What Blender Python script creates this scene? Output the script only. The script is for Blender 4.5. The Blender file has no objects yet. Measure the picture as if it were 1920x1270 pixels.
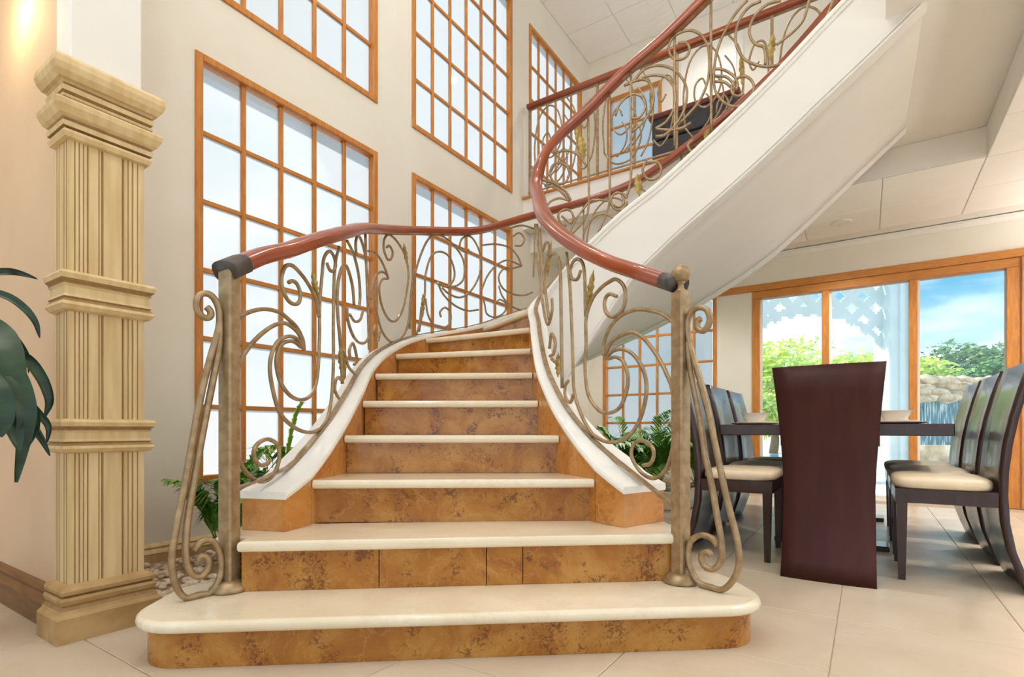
import bpy, bmesh, math, random
from mathutils import Vector, Matrix

random.seed(7)
scn = bpy.context.scene
col = scn.collection

# ------------------------------------------------------------------ camera, world, sun, exposure
FPX, CX, HZ, CAMH = 1000.0, 960.0, 806.0, 0.705      # focal length in px, vanishing column, horizon row, eye height
cam_d = bpy.data.cameras.new('camera'); cam = bpy.data.objects.new('camera', cam_d); col.objects.link(cam)
cam.location = (0, 0, CAMH); cam.rotation_euler = (math.radians(90), 0, 0)
cam_d.sensor_width = 36.0; cam_d.lens = FPX / 1920.0 * 36.0
cam_d.shift_y = (HZ - 635.0) / 1920.0
cam_d.clip_start = 0.02; cam_d.clip_end = 300
scn.camera = cam

world = bpy.data.worlds.new('sky'); scn.world = world; world.use_nodes = True
wn = world.node_tree; wn.nodes.clear()
def wnode(t, **k):
    n = wn.nodes.new(t)
    for a, b in k.items(): setattr(n, a, b)
    return n
w_out = wnode('ShaderNodeOutputWorld'); w_bg = wnode('ShaderNodeBackground'); w_bg.inputs[1].default_value = 1.35
w_tc = wnode('ShaderNodeTexCoord'); w_sep = wnode('ShaderNodeSeparateXYZ')
w_ramp = wnode('ShaderNodeValToRGB')
e = w_ramp.color_ramp.elements
e[0].position = 0.0; e[0].color = (0.74, 0.88, 0.94, 1)
e[1].position = 0.75; e[1].color = (0.20, 0.42, 0.78, 1)
m0 = e.new(0.09); m0.color = (0.55, 0.78, 0.88, 1)
m1 = e.new(0.21); m1.color = (0.12, 0.38, 0.57, 1)
w_map = wnode('ShaderNodeMapping'); w_map.inputs['Scale'].default_value = (2.2, 2.2, 7.0)
w_noise = wnode('ShaderNodeTexNoise'); w_noise.inputs['Scale'].default_value = 1.6; w_noise.inputs['Detail'].default_value = 5
w_cr = wnode('ShaderNodeValToRGB'); w_cr.color_ramp.elements[0].position = 0.42; w_cr.color_ramp.elements[1].position = 0.64
w_mix = wnode('ShaderNodeMixRGB'); w_mix.inputs[2].default_value = (1.0, 1.0, 1.0, 1)
L = wn.links.new
L(w_tc.outputs['Generated'], w_sep.inputs[0]); L(w_sep.outputs['Z'], w_ramp.inputs[0])
L(w_tc.outputs['Generated'], w_map.inputs[0]); L(w_map.outputs[0], w_noise.inputs['Vector'])
L(w_noise.outputs['Fac'], w_cr.inputs[0]); L(w_cr.outputs[0], w_mix.inputs[0]); L(w_ramp.outputs[0], w_mix.inputs[1])
L(w_mix.outputs[0], w_bg.inputs[0]); L(w_bg.outputs[0], w_out.inputs[0])

sun_d = bpy.data.lights.new('sun', 'SUN'); sun_d.energy = 3.9; sun_d.angle = math.radians(3); sun_d.color = (1.0, 0.95, 0.86)
sun = bpy.data.objects.new('sun', sun_d); col.objects.link(sun)
sun.rotation_euler = Vector((0.80, -0.60, -0.92)).to_track_quat('-Z', 'Y').to_euler(); sun.location = (-14, 2, 14)

scn.view_settings.view_transform = 'Standard'; scn.view_settings.look = 'None'
scn.view_settings.gamma = 1.0; scn.view_settings.use_curve_mapping = False
scn.view_settings.exposure = 0.32
scn.cycles.use_denoising = True
scn.cycles.max_bounces = 10; scn.cycles.diffuse_bounces = 6; scn.cycles.transparent_max_bounces = 12
scn.cycles.sample_clamp_indirect = 8.0
scn.cycles.caustics_reflective = False; scn.cycles.caustics_refractive = False

# ------------------------------------------------------------------ frames and helpers
W0 = Vector((-1.865, 2.72, 0.0))                      # a point on the window wall
ANG = -math.atan2(0.5537, 0.8327)                     # room frame: u away from the window wall, v along it
UX = Vector((0.8327, -0.5537, 0)); VX = Vector((0.5537, 0.8327, 0))
def RM(u, v, z=0.0): return W0 + UX * u + VX * v + Vector((0, 0, z))
ROOM = Matrix.Translation(W0) @ Matrix.Rotation(ANG, 4, 'Z')

def srgb(r, g, b):
    f = lambda c: (c / 255.0) / 12.92 if c / 255.0 <= 0.04045 else (((c / 255.0) + 0.055) / 1.055) ** 2.4
    return (f(r), f(g), f(b), 1.0)

def link(o, parent=None):
    col.objects.link(o)
    if parent is not None: o.parent = parent
    return o
def tag(o, label, cat, group=None, kind=None):
    o['label'] = label; o['category'] = cat
    if group: o['group'] = group
    if kind: o['kind'] = kind
    return o
def mesh_from(name, verts, faces, mat, smooth=False, fix=True):
    me = bpy.data.meshes.new(name)
    me.from_pydata([tuple(v) for v in verts], [], faces)
    if fix:
        bm = bmesh.new(); bm.from_mesh(me); bmesh.ops.recalc_face_normals(bm, faces=bm.faces[:]); bm.to_mesh(me); bm.free()
    if mat: me.materials.append(mat)
    if smooth:
        for p in me.polygons: p.use_smooth = True
    me.update()
    return me
def part(name, verts, faces, mat, parent=None, smooth=False, origin=None, fix=True):
    """mesh object; verts in the parent's frame (or world minus origin)"""
    if origin is not None: verts = [Vector(v) - origin for v in verts]
    me = mesh_from(name, verts, faces, mat, smooth, fix)
    return link(bpy.data.objects.new(name, me), parent)
def inst(name, me, parent, loc=(0, 0, 0), rz=0):
    o = bpy.data.objects.new(name, me); link(o, parent); o.location = loc; o.rotation_euler = (0, 0, rz); return o
def thing(name, label, cat, loc=(0, 0, 0), rz=0.0, group=None, kind=None):
    o = bpy.data.objects.new(name, None); col.objects.link(o); o.empty_display_size = 0.1
    o.location = loc; o.rotation_euler = (0, 0, rz)
    return tag(o, label, cat, group, kind)
def room_thing(name, label, cat, u, v, z=0.0, rz=0.0, group=None, kind=None):
    return thing(name, label, cat, RM(u, v, z), ANG + rz, group, kind)

def boxvf(x0, x1, y0, y1, z0, z1):
    v = [(x0,y0,z0),(x1,y0,z0),(x1,y1,z0),(x0,y1,z0),(x0,y0,z1),(x1,y0,z1),(x1,y1,z1),(x0,y1,z1)]
    f = [(0,3,2,1),(4,5,6,7),(0,1,5,4),(1,2,6,5),(2,3,7,6),(3,0,4,7)]
    return v, f
def bevel_mesh(me, w, seg=2):
    bm = bmesh.new(); bm.from_mesh(me)
    bmesh.ops.bevel(bm, geom=[e for e in bm.edges], offset=w, segments=seg, profile=0.5, affect='EDGES')
    bm.to_mesh(me); bm.free(); me.update()
def boxmesh(name, x0, x1, y0, y1, z0, z1, mat, bev=0.0, seg=1):
    me = mesh_from(name, *boxvf(x0, x1, y0, y1, z0, z1), mat)
    if bev: bevel_mesh(me, bev, seg)
    return me
def box(name, x0, x1, y0, y1, z0, z1, mat, parent=None, bev=0.0, seg=1):
    return link(bpy.data.objects.new(name, boxmesh(name, x0, x1, y0, y1, z0, z1, mat, bev, seg)), parent)
def join_vf(lst):
    V, F = [], []
    for v, f in lst:
        k = len(V); V += list(v); F += [tuple(i + k for i in t) for t in f]
    return V, F

def catmull(pts, per=6, closed=False):
    P = [Vector(p) for p in pts]; out = []
    n = len(P)
    if n < 3: return P
    for i in range(n - 1):
        p0 = P[i - 1] if i > 0 else P[i] * 2 - P[i + 1]
        p1, p2 = P[i], P[i + 1]
        p3 = P[i + 2] if i + 2 < n else P[i + 1] * 2 - P[i]
        for k in range(per):
            t = k / per; t2 = t * t; t3 = t2 * t
            out.append(0.5 * ((2 * p1) + (p2 - p0) * t + (2 * p0 - 5 * p1 + 4 * p2 - p3) * t2 + (3 * p1 - p0 - 3 * p2 + p3) * t3))
    out.append(P[-1]); return out
def tube_vf(pts, r, sides=6, r_end=None, flat=1.0, side_dir=None):
    """tube along pts; flat squashes it across side_dir"""
    P = [Vector(p) for p in pts]; V, F = [], []
    n = len(P); up = None
    for i, p in enumerate(P):
        t = (P[min(i + 1, n - 1)] - P[max(i - 1, 0)])
        if t.length < 1e-9: t = Vector((0, 0, 1))
        t.normalize()
        if up is None:
            a = Vector(side_dir) if side_dir is not None else (Vector((0, 0, 1)) if abs(t.z) < 0.9 else Vector((1, 0, 0)))
            up = (a - t * a.dot(t)); up.normalize()
        else:
            up = up - t * up.dot(t)
            if up.length < 1e-6: up = t.orthogonal()
            up.normalize()
        b = t.cross(up)
        rr = r
        if r_end is not None: rr = r + (r_end - r) * i / (n - 1)
        for k in range(sides):
            a = 2 * math.pi * (k + 0.5) / sides
            V.append(p + up * (math.cos(a) * rr * flat) + b * (math.sin(a) * rr))
    for i in range(n - 1):
        for k in range(sides):
            a, c = i * sides + k, i * sides + (k + 1) % sides
            F.append((a, c, c + sides, a + sides))
    F.append(tuple(range(sides - 1, -1, -1))); F.append(tuple((n - 1) * sides + k for k in range(sides)))
    return V, F
def lathe_vf(prof, seg=20):
    V, F = [], []
    for r, z in prof:
        for k in range(seg):
            a = 2 * math.pi * k / seg; V.append((r * math.cos(a), r * math.sin(a), z))
    for i in range(len(prof) - 1):
        for k in range(seg):
            a, b = i * seg + k, i * seg + (k + 1) % seg
            F.append((a, b, b + seg, a + seg))
    F.append(tuple(range(seg - 1, -1, -1))); F.append(tuple((len(prof) - 1) * seg + k for k in range(seg)))
    return V, F
def sphere_vf(r, c=(0, 0, 0), seg=16, rings=10, sz=1.0):
    prof = [(max(r * math.sin(math.pi * i / rings), 1e-4), -r * sz * math.cos(math.pi * i / rings)) for i in range(rings + 1)]
    V, F = lathe_vf(prof, seg)
    return [(x + c[0], y + c[1], z + c[2]) for x, y, z in V], F
def grid_wall(rects, a0, a1, z0, z1, th, axis, pos, mat, name):
    """wall sheet with rectangular openings; axis 'v' runs along v at u=pos..pos-th, axis 'u' along u at v=pos..pos+th"""
    A = sorted({a0, a1, *[r[0] for r in rects], *[r[1] for r in rects]}); Z = sorted({z0, z1, *[r[2] for r in rects], *[r[3] for r in rects]})
    A = [a for a in A if a0 <= a <= a1]; Z = [z for z in Z if z0 <= z <= z1]
    def solid(i, j):
        if i < 0 or j < 0 or i >= len(A) - 1 or j >= len(Z) - 1: return False
        ca, cz = (A[i] + A[i + 1]) / 2, (Z[j] + Z[j + 1]) / 2
        return not any(r[0] < ca < r[1] and r[2] < cz < r[3] for r in rects)
    P = (lambda a, d, z: (pos - d, a, z)) if axis == 'v' else (lambda a, d, z: (a, pos + d, z))
    V, F = [], []
    def quad(*q):
        k = len(V); V.extend(q); F.append((k, k + 1, k + 2, k + 3))
    for i in range(len(A) - 1):
        for j in range(len(Z) - 1):
            if not solid(i, j): continue
            a, b, c, d = A[i], A[i + 1], Z[j], Z[j + 1]
            quad(P(a, 0, c), P(b, 0, c), P(b, 0, d), P(a, 0, d)); quad(P(a, th, c), P(a, th, d), P(b, th, d), P(b, th, c))
            if not solid(i - 1, j): quad(P(a, 0, c), P(a, 0, d), P(a, th, d), P(a, th, c))
            if not solid(i + 1, j): quad(P(b, 0, c), P(b, th, c), P(b, th, d), P(b, 0, d))
            if not solid(i, j - 1): quad(P(a, 0, c), P(a, th, c), P(b, th, c), P(b, 0, c))
            if not solid(i, j + 1): quad(P(a, 0, d), P(b, 0, d), P(b, th, d), P(a, th, d))
    me = bpy.data.meshes.new(name); me.from_pydata(V, [], F)
    bm = bmesh.new(); bm.from_mesh(me); bmesh.ops.remove_doubles(bm, verts=bm.verts[:], dist=1e-5)
    bmesh.ops.recalc_face_normals(bm, faces=bm.faces[:]); bm.to_mesh(me); bm.free(); me.materials.append(mat)
    o = link(bpy.data.objects.new(name, me)); o.matrix_world = ROOM
    return o

# ------------------------------------------------------------------ materials
def nodes_of(name):
    m = bpy.data.materials.new(name); m.use_nodes = True
    return m, m.node_tree.nodes, m.node_tree.links, m.node_tree.nodes['Principled BSDF']
def mat(name, c1, c2=None, rough=0.5, metal=0.0, scale=8.0, detail=4.0, stretch=(1, 1, 1), bump=0.0, bump_scale=None, spec=0.5, lo=0.35, hi=0.65, coat=0.0, space='Object'):
    m, N, K, P = nodes_of(name)
    P.inputs['Roughness'].default_value = rough; P.inputs['Metallic'].default_value = metal
    P.inputs['Specular IOR Level'].default_value = spec; P.inputs['Coat Weight'].default_value = coat
    P.inputs['Coat Roughness'].default_value = 0.08
    P.inputs['Base Color'].default_value = c1
    tc = N.new('ShaderNodeTexCoord'); mp = N.new('ShaderNodeMapping'); mp.inputs['Scale'].default_value = stretch
    K.new(tc.outputs[space], mp.inputs[0])
    nz = N.new('ShaderNodeTexNoise'); nz.inputs['Scale'].default_value = scale; nz.inputs['Detail'].default_value = detail
    K.new(mp.outputs[0], nz.inputs['Vector'])
    if c2 is not None:
        cr = N.new('ShaderNodeValToRGB'); cr.color_ramp.elements[0].position = lo; cr.color_ramp.elements[1].position = hi
        cr.color_ramp.elements[0].color = c1; cr.color_ramp.elements[1].color = c2
        K.new(nz.outputs['Fac'], cr.inputs[0]); K.new(cr.outputs[0], P.inputs['Base Color'])
    if bump:
        b = N.new('ShaderNodeBump'); b.inputs['Strength'].default_value = bump; b.inputs['Distance'].default_value = 0.01
        src = nz
        if bump_scale:
            src = N.new('ShaderNodeTexNoise'); src.inputs['Scale'].default_value = bump_scale; K.new(mp.outputs[0], src.inputs['Vector'])
        K.new(src.outputs['Fac'], b.inputs['Height']); K.new(b.outputs[0], P.inputs['Normal'])
    return m

M = {}
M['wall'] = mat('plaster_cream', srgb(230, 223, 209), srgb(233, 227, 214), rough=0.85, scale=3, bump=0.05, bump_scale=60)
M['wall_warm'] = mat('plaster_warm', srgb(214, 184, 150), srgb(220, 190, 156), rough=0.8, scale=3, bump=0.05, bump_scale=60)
M['white'] = mat('plaster_white', srgb(233, 229, 222), srgb(236, 232, 225), rough=0.7, scale=3, bump=0.03, bump_scale=50)
M['trimwhite'] = mat('white_lacquer', srgb(244, 240, 232), srgb(246, 243, 236), rough=0.35, scale=4)
M['ceil'] = mat('ceiling_paint', srgb(249, 245, 238), srgb(251, 247, 241), rough=0.85, scale=3, bump=0.1, bump_scale=14)
M['ceil_tile'] = mat('ceiling_tile_embossed', srgb(250, 247, 241), srgb(252, 249, 244), rough=0.75, scale=3, bump=0.5, bump_scale=9, stretch=(1, 1.7, 1))
M['wood'] = mat('window_wood', srgb(186, 116, 44), srgb(206, 136, 58), rough=0.42, scale=10, stretch=(6, 6, 0.8), spec=0.5)
M['wood_h'] = mat('window_wood_rail', srgb(188, 118, 46), srgb(204, 134, 58), rough=0.42, scale=10, stretch=(1, 1, 6))
M['mahog'] = mat('mahogany', srgb(140, 58, 18), srgb(156, 72, 26), rough=0.32, scale=4, stretch=(1, 1, 1), coat=0.35)
M['bronze'] = mat('antique_bronze', srgb(146, 120, 86), srgb(174, 148, 112), rough=0.4, metal=0.45, scale=30)
M['gold'] = mat('antique_gold', srgb(138, 116, 58), srgb(186, 160, 96), rough=0.4, metal=0.55, scale=40)
M['darkcap'] = mat('dark_metal_cap', srgb(70, 62, 58), srgb(88, 80, 74), rough=0.45, metal=0.3, scale=20)
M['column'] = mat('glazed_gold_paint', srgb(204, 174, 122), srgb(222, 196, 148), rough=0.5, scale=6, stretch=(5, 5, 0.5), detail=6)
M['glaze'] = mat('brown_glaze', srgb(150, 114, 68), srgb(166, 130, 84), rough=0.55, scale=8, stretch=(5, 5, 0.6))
M['column_base'] = mat('glazed_gold_paint_brown', srgb(170, 134, 84), srgb(192, 158, 108), rough=0.5, scale=6, stretch=(2, 2, 2), detail=6)  # browner, darker paint for the base moulding
M['espresso'] = mat('espresso_wood', srgb(44, 22, 18), srgb(58, 30, 26), rough=0.3, scale=8, stretch=(4, 4, 0.7), spec=0.5, coat=0.3)
M['espresso2'] = mat('espresso_wood_red', srgb(62, 28, 24), srgb(70, 34, 29), rough=0.45, spec=0.25, scale=5, stretch=(3, 3, 0.5))
M['cushion'] = mat('cream_leather', srgb(222, 200, 168), srgb(230, 210, 180), rough=0.45, scale=14, bump=0.06, bump_scale=80)
M['baseboard'] = mat('brown_baseboard', srgb(104, 68, 34), srgb(126, 88, 48), rough=0.4, scale=7, stretch=(1, 1, 5))
M['grout'] = mat('floor_grout', srgb(176, 156, 130), srgb(186, 166, 140), rough=0.9, scale=20)
M['china'] = mat('cream_china', srgb(236, 228, 212), srgb(240, 232, 218), rough=0.2, scale=6)
M['plate'] = mat('mauve_charger', srgb(170, 140, 130), srgb(184, 154, 142), rough=0.3, scale=8)
M['soil'] = mat('planter_soil', srgb(150, 116, 88), srgb(190, 160, 128), rough=0.95, scale=30, bump=0.6, bump_scale=60)
M['leaf'] = mat('palm_leaf', srgb(78, 132, 44), srgb(132, 182, 80), rough=0.4, scale=12)
M['leaf_lime'] = mat('palm_leaf_lime', srgb(140, 176, 48), srgb(180, 204, 84), rough=0.45, scale=12)
M['leaf_dark'] = mat('dracaena_leaf', srgb(16, 38, 20), srgb(34, 66, 34), rough=0.35, scale=6, stretch=(1, 1, 4))
M['stem'] = mat('plant_stem', srgb(96, 92, 48), srgb(128, 118, 66), rough=0.7, scale=12)
M['pot'] = mat('terracotta_pot', srgb(120, 74, 48), srgb(142, 90, 60), rough=0.6, scale=9)
M['sofa'] = mat('charcoal_fabric', srgb(62, 62, 66), srgb(74, 74, 80), rough=0.8, scale=40)
M['sofa_trim'] = mat('burgundy_wood', srgb(112, 54, 48), srgb(130, 66, 56), rough=0.4, scale=10)
M['iron'] = mat('dark_iron', srgb(52, 36, 24), srgb(70, 48, 32), rough=0.5, metal=0.6, scale=20)
M['rock'] = mat('waterfall_rock', srgb(182, 148, 106), srgb(240, 218, 180), rough=0.85, scale=4, bump=0.6, bump_scale=8)
M['tree_lime'] = mat('foliage_lime', srgb(190, 218, 50), srgb(230, 242, 120), rough=0.6, scale=1.5)
M['tree_dark'] = mat('foliage_dark', srgb(64, 104, 50), srgb(128, 160, 84), rough=0.6, scale=1.5)
M['bark'] = mat('tree_bark', srgb(98, 78, 58), srgb(126, 104, 80), rough=0.9, scale=8)
M['gazebo'] = mat('gazebo_white_paint', srgb(206, 220, 222), srgb(214, 226, 228), rough=0.55, scale=4)
M['patio'] = mat('patio_stone', srgb(232, 226, 212), srgb(242, 237, 226), rough=0.8, scale=3)
M['pebble'] = mat('pebbles', srgb(190, 160, 130), srgb(242, 230, 210), rough=0.6, scale=22, lo=0.3, hi=0.6)

def marble(name, base, dark, light, red, rough=0.16, scale=3.0, dark_amt=0.8, vein=True):
    m, N, K, P = nodes_of(name)
    P.inputs['Roughness'].default_value = rough
    tc = N.new('ShaderNodeTexCoord')
    n1 = N.new('ShaderNodeTexNoise'); n1.inputs['Scale'].default_value = scale; n1.inputs['Detail'].default_value = 8; n1.inputs['Roughness'].default_value = 0.65; n1.inputs['Distortion'].default_value = 0.8
    K.new(tc.outputs['Object'], n1.inputs['Vector'])
    r1 = N.new('ShaderNodeValToRGB'); r1.color_ramp.elements[0].position = 0.3; r1.color_ramp.elements[0].color = red
    r1.color_ramp.elements[1].position = 0.72; r1.color_ramp.elements[1].color = light
    x = r1.color_ramp.elements.new(0.47); x.color = base
    K.new(n1.outputs['Fac'], r1.inputs[0]); last = r1.outputs[0]
    if dark_amt:
        n2 = N.new('ShaderNodeTexNoise'); n2.inputs['Scale'].default_value = scale * 12; n2.inputs['Detail'].default_value = 6; n2.inputs['Distortion'].default_value = 1.5
        K.new(tc.outputs['Object'], n2.inputs['Vector'])
        n3 = N.new('ShaderNodeTexNoise'); n3.inputs['Scale'].default_value = scale * 2.2; n3.inputs['Detail'].default_value = 2
        K.new(tc.outputs['Object'], n3.inputs['Vector'])
        mu = N.new('ShaderNodeMath'); mu.operation = 'MULTIPLY'; K.new(n2.outputs['Fac'], mu.inputs[0]); K.new(n3.outputs['Fac'], mu.inputs[1])
        r2 = N.new('ShaderNodeValToRGB'); r2.color_ramp.elements[0].position = 0.285; r2.color_ramp.elements[0].color = (0, 0, 0, 1)
        r2.color_ramp.elements[1].position = 0.37; r2.color_ramp.elements[1].color = (dark_amt,) * 3 + (1,)
        K.new(mu.outputs[0], r2.inputs[0])
        mx = N.new('ShaderNodeMixRGB'); mx.inputs[2].default_value = dark; K.new(r2.outputs[0], mx.inputs[0]); K.new(last, mx.inputs[1]); last = mx.outputs[0]
    if vein:
        v = N.new('ShaderNodeTexVoronoi'); v.feature = 'DISTANCE_TO_EDGE'; v.inputs['Scale'].default_value = scale * 1.6
        ad = N.new('ShaderNodeMixRGB'); ad.blend_type = 'ADD'; ad.inputs[0].default_value = 0.35
        K.new(tc.outputs['Object'], ad.inputs[1]); K.new(n1.outputs['Color'], ad.inputs[2]); K.new(ad.outputs[0], v.inputs['Vector'])
        r3 = N.new('ShaderNodeValToRGB'); r3.color_ramp.elements[0].position = 0.0; r3.color_ramp.elements[0].color = (0.6,) * 3 + (1,)
        r3.color_ramp.elements[1].position = 0.025; r3.color_ramp.elements[1].color = (0, 0, 0, 1)
        K.new(v.outputs['Distance'], r3.inputs[0])
        mx = N.new('ShaderNodeMixRGB'); mx.inputs[2].default_value = light; K.new(r3.outputs[0], mx.inputs[0]); K.new(last, mx.inputs[1]); last = mx.outputs[0]
    K.new(last, P.inputs['Base Color'])
    return m
M['riser'] = marble('brown_marble', srgb(166, 106, 36), srgb(100, 50, 16), srgb(194, 142, 70), srgb(144, 80, 30), scale=4.6)
M['curb'] = marble('brown_marble_panel', srgb(192, 128, 62), srgb(130, 70, 28), srgb(210, 154, 92), srgb(172, 102, 48), scale=3.0, dark_amt=0.35)
M['cream'] = marble('cream_marble', srgb(230, 215, 187), srgb(208, 190, 158), srgb(238, 226, 203), srgb(224, 206, 174), rough=0.12, scale=2.5, dark_amt=0.2, vein=False)
M['tile'] = marble('floor_tile', srgb(202, 186, 164), srgb(178, 158, 132), srgb(213, 199, 180), srgb(194, 176, 152), rough=0.32, scale=1.4, dark_amt=0.15, vein=False)

def mat_glass(name, tint, translucent, transp, gloss_fac=0.06):
    m, N, K, P = nodes_of(name); N.remove(P); out = N['Material Output']
    tr = N.new('ShaderNodeBsdfTransparent'); tr.inputs[0].default_value = transp
    gl = N.new('ShaderNodeBsdfGlossy'); gl.inputs['Roughness'].default_value = 0.03
    tl = N.new('ShaderNodeBsdfTranslucent'); tl.inputs[0].default_value = tint
    a = N.new('ShaderNodeMixShader'); a.inputs[0].default_value = translucent
    K.new(tr.outputs[0], a.inputs[1]); K.new(tl.outputs[0], a.inputs[2])
    fr = N.new('ShaderNodeFresnel'); fr.inputs[0].default_value = 1.45
    b = N.new('ShaderNodeMixShader')
    K.new(fr.outputs[0], b.inputs[0]); K.new(a.outputs[0], b.inputs[1]); K.new(gl.outputs[0], b.inputs[2]); K.new(b.outputs[0], out.inputs[0])
    return m
M['frost'] = mat_glass('frosted_glass', (0.86, 0.92, 0.97, 1), 0.88, (0.96, 0.98, 1.0, 1))
M['clear'] = mat_glass('clear_glass', (1, 1, 1, 1), 0.03, (0.93, 0.98, 1.0, 1))

M['thin'] = mat_glass('glass_outer_face', (1, 1, 1, 1), 0.0, (1, 1, 1, 1))
def mat_water(name, c, rough, fall=False):
    m, N, K, P = nodes_of(name); P.inputs['Base Color'].default_value = c; P.inputs['Roughness'].default_value = rough
    tc = N.new('ShaderNodeTexCoord'); mp = N.new('ShaderNodeMapping'); mp.inputs['Scale'].default_value = (7, 7, 0.6) if fall else (2, 2, 2)
    nz = N.new('ShaderNodeTexNoise'); nz.inputs['Scale'].default_value = 3; nz.inputs['Detail'].default_value = 5
    K.new(tc.outputs['Object'], mp.inputs[0]); K.new(mp.outputs[0], nz.inputs['Vector'])
    b = N.new('ShaderNodeBump'); b.inputs['Strength'].default_value = 0.4; K.new(nz.outputs['Fac'], b.inputs['Height']); K.new(b.outputs[0], P.inputs['Normal'])
    if fall:
        r = N.new('ShaderNodeValToRGB'); r.color_ramp.elements[0].position = 0.5; r.color_ramp.elements[0].color = c
        r.color_ramp.elements[1].position = 0.68; r.color_ramp.elements[1].color = (0.8, 0.92, 0.95, 1)
        K.new(nz.outputs['Fac'], r.inputs[0]); K.new(r.outputs[0], P.inputs['Base Color'])
    return m
M['pool'] = mat_water('pool_water', srgb(30, 168, 206), 0.1)
M['fall'] = mat_water('falling_water', srgb(28, 112, 128), 0.25, True)
def mat_emit(name, c, s):
    m, N, K, P = nodes_of(name); P.inputs['Emission Color'].default_value = c; P.inputs['Emission Strength'].default_value = s; P.inputs['Base Color'].default_value = c
    return m
M['lamp'] = mat_emit('lamp_glow', (1.0, 0.95, 0.86, 1), 12.0)

# ------------------------------------------------------------------ setting: floor
FL2, CEIL1, CEIL2, VB = 3.17, 2.63, 5.55, 5.19
floor = box('floor', -2.6, 9.0, -6.0, VB + 0.1, -0.06, -0.004, M['grout']); floor.matrix_world = ROOM
tag(floor, 'cream stone tiled floor across the hall and dining room', 'floor', kind='structure')
tile_me = boxmesh('tile', 0.0015, 0.5465, 0.0015, 0.5435, -0.02, 0.0, M['tile'], 0.0015)
for i in range(-9, 10):
    for j in range(-4, 11):
        u, v = 2.42 + 0.548 * i, -0.535 + 0.545 * j
        if u < -2.5 or u > 7.2 or (u < -0.2 and v > 0): continue
        if v + 0.5 > VB + 0.1: continue
        inst('tile', tile_me, floor, (u, v, 0))

# ------------------------------------------------------------------ setting: walls, ceilings
T1, T2, T3, T4 = 0.235, 1.54, 1.906, 3.365
ZL0, ZL1, ZU0, ZU1 = 0.41, 2.785, 3.15, 5.17
wins = [('window_1', 'v', T1, T2, ZL0, ZL1, 5, 6, 'frosted orange-framed window nearest the fluted pillar, lower row'),
        ('window_2', 'v', T3, T4, ZL0, ZL1, 6, 6, 'frosted orange-framed window behind the curving railing, lower row'),
        ('window_3', 'v', T1, T2, ZU0, ZU1, 5, 5, 'high frosted window cut by the top edge above the first window'),
        ('window_4', 'v', T3, T4, ZU0, ZU1, 6, 5, 'tall high frosted window left of the upstairs balcony railing'),
        ('window_5', 'v', 3.70, 4.98, 3.20, 5.13, 6, 5, 'upstairs frosted window seen behind the balcony railing'),
        ('window_6', 'u', 0.21, 1.62, 0.39, 2.26, 6, 5, 'frosted grid window under the stairs behind the palms'),
        ('window_7', 'u', 0.27, 0.98, 3.16, 4.97, 2, 5, 'narrow upstairs window in the far wall behind the railing')]
wv = [(w[2], w[3], w[4], w[5]) for w in wins if w[1] == 'v']
wall_window = grid_wall(wv, -0.40, VB + 0.15, -0.05, CEIL2, 0.18, 'v', 0.0, M['wall'], 'wall_left')
tag(wall_window, 'tall cream plaster wall with two rows of windows', 'wall', kind='structure')
D0, D1 = 2.0, 4.19
wu = [(w[2], w[3], w[4], w[5]) for w in wins if w[1] == 'u'] + [(D0, D1, 0.0, 2.23)]
wall_back = grid_wall(wu, 0.0, 8.5, -0.05, CEIL2, 0.18, 'u', VB, M['wall'], 'wall_back')
tag(wall_back, 'cream wall holding the glass patio door and grid window', 'wall', kind='structure')
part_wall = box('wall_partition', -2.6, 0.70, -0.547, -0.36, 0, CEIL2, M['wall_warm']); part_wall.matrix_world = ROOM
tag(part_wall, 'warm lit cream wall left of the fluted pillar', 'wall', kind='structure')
pier = box('wall_pier', 0.70, 0.826, -0.562, -0.345, 1.95, CEIL2, M['white'], bev=0.006); pier.matrix_world = ROOM
tag(pier, 'pale plaster pier rising above the fluted pillar capital', 'wall', kind='structure')
ceil2 = part('ceiling_upper', *join_vf([boxvf(-0.1, 8.5, -6.0, VB + 0.1, CEIL2, CEIL2 + 0.1), boxvf(-2.75, -0.1, -6.0, -0.36, CEIL2, CEIL2 + 0.1)]), M['ceil']); ceil2.matrix_world = ROOM
tag(ceil2, 'high cream ceiling over the stair hall', 'ceiling', kind='structure')
ct_me2 = boxmesh('ceiling_tile', 0.003, 0.597, 0.003, 0.597, -0.012, 0.0, M['ceil_tile'], 0.003)
for i in range(0, 10):
    for j in range(0, 9): inst('ceiling_tile', ct_me2, ceil2, (i * 0.6, VB - 0.6 - j * 0.6, CEIL2))
hall_left = box('wall_sunblock', -2.75, -2.6, -6.0, -0.36, 0, CEIL2, M['wall_warm']); hall_left.matrix_world = ROOM  # out-of-view wall added to block sun from the front left
tag(hall_left, 'cream wall added out of view on the far left to block sun', 'wall', kind='structure')
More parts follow.
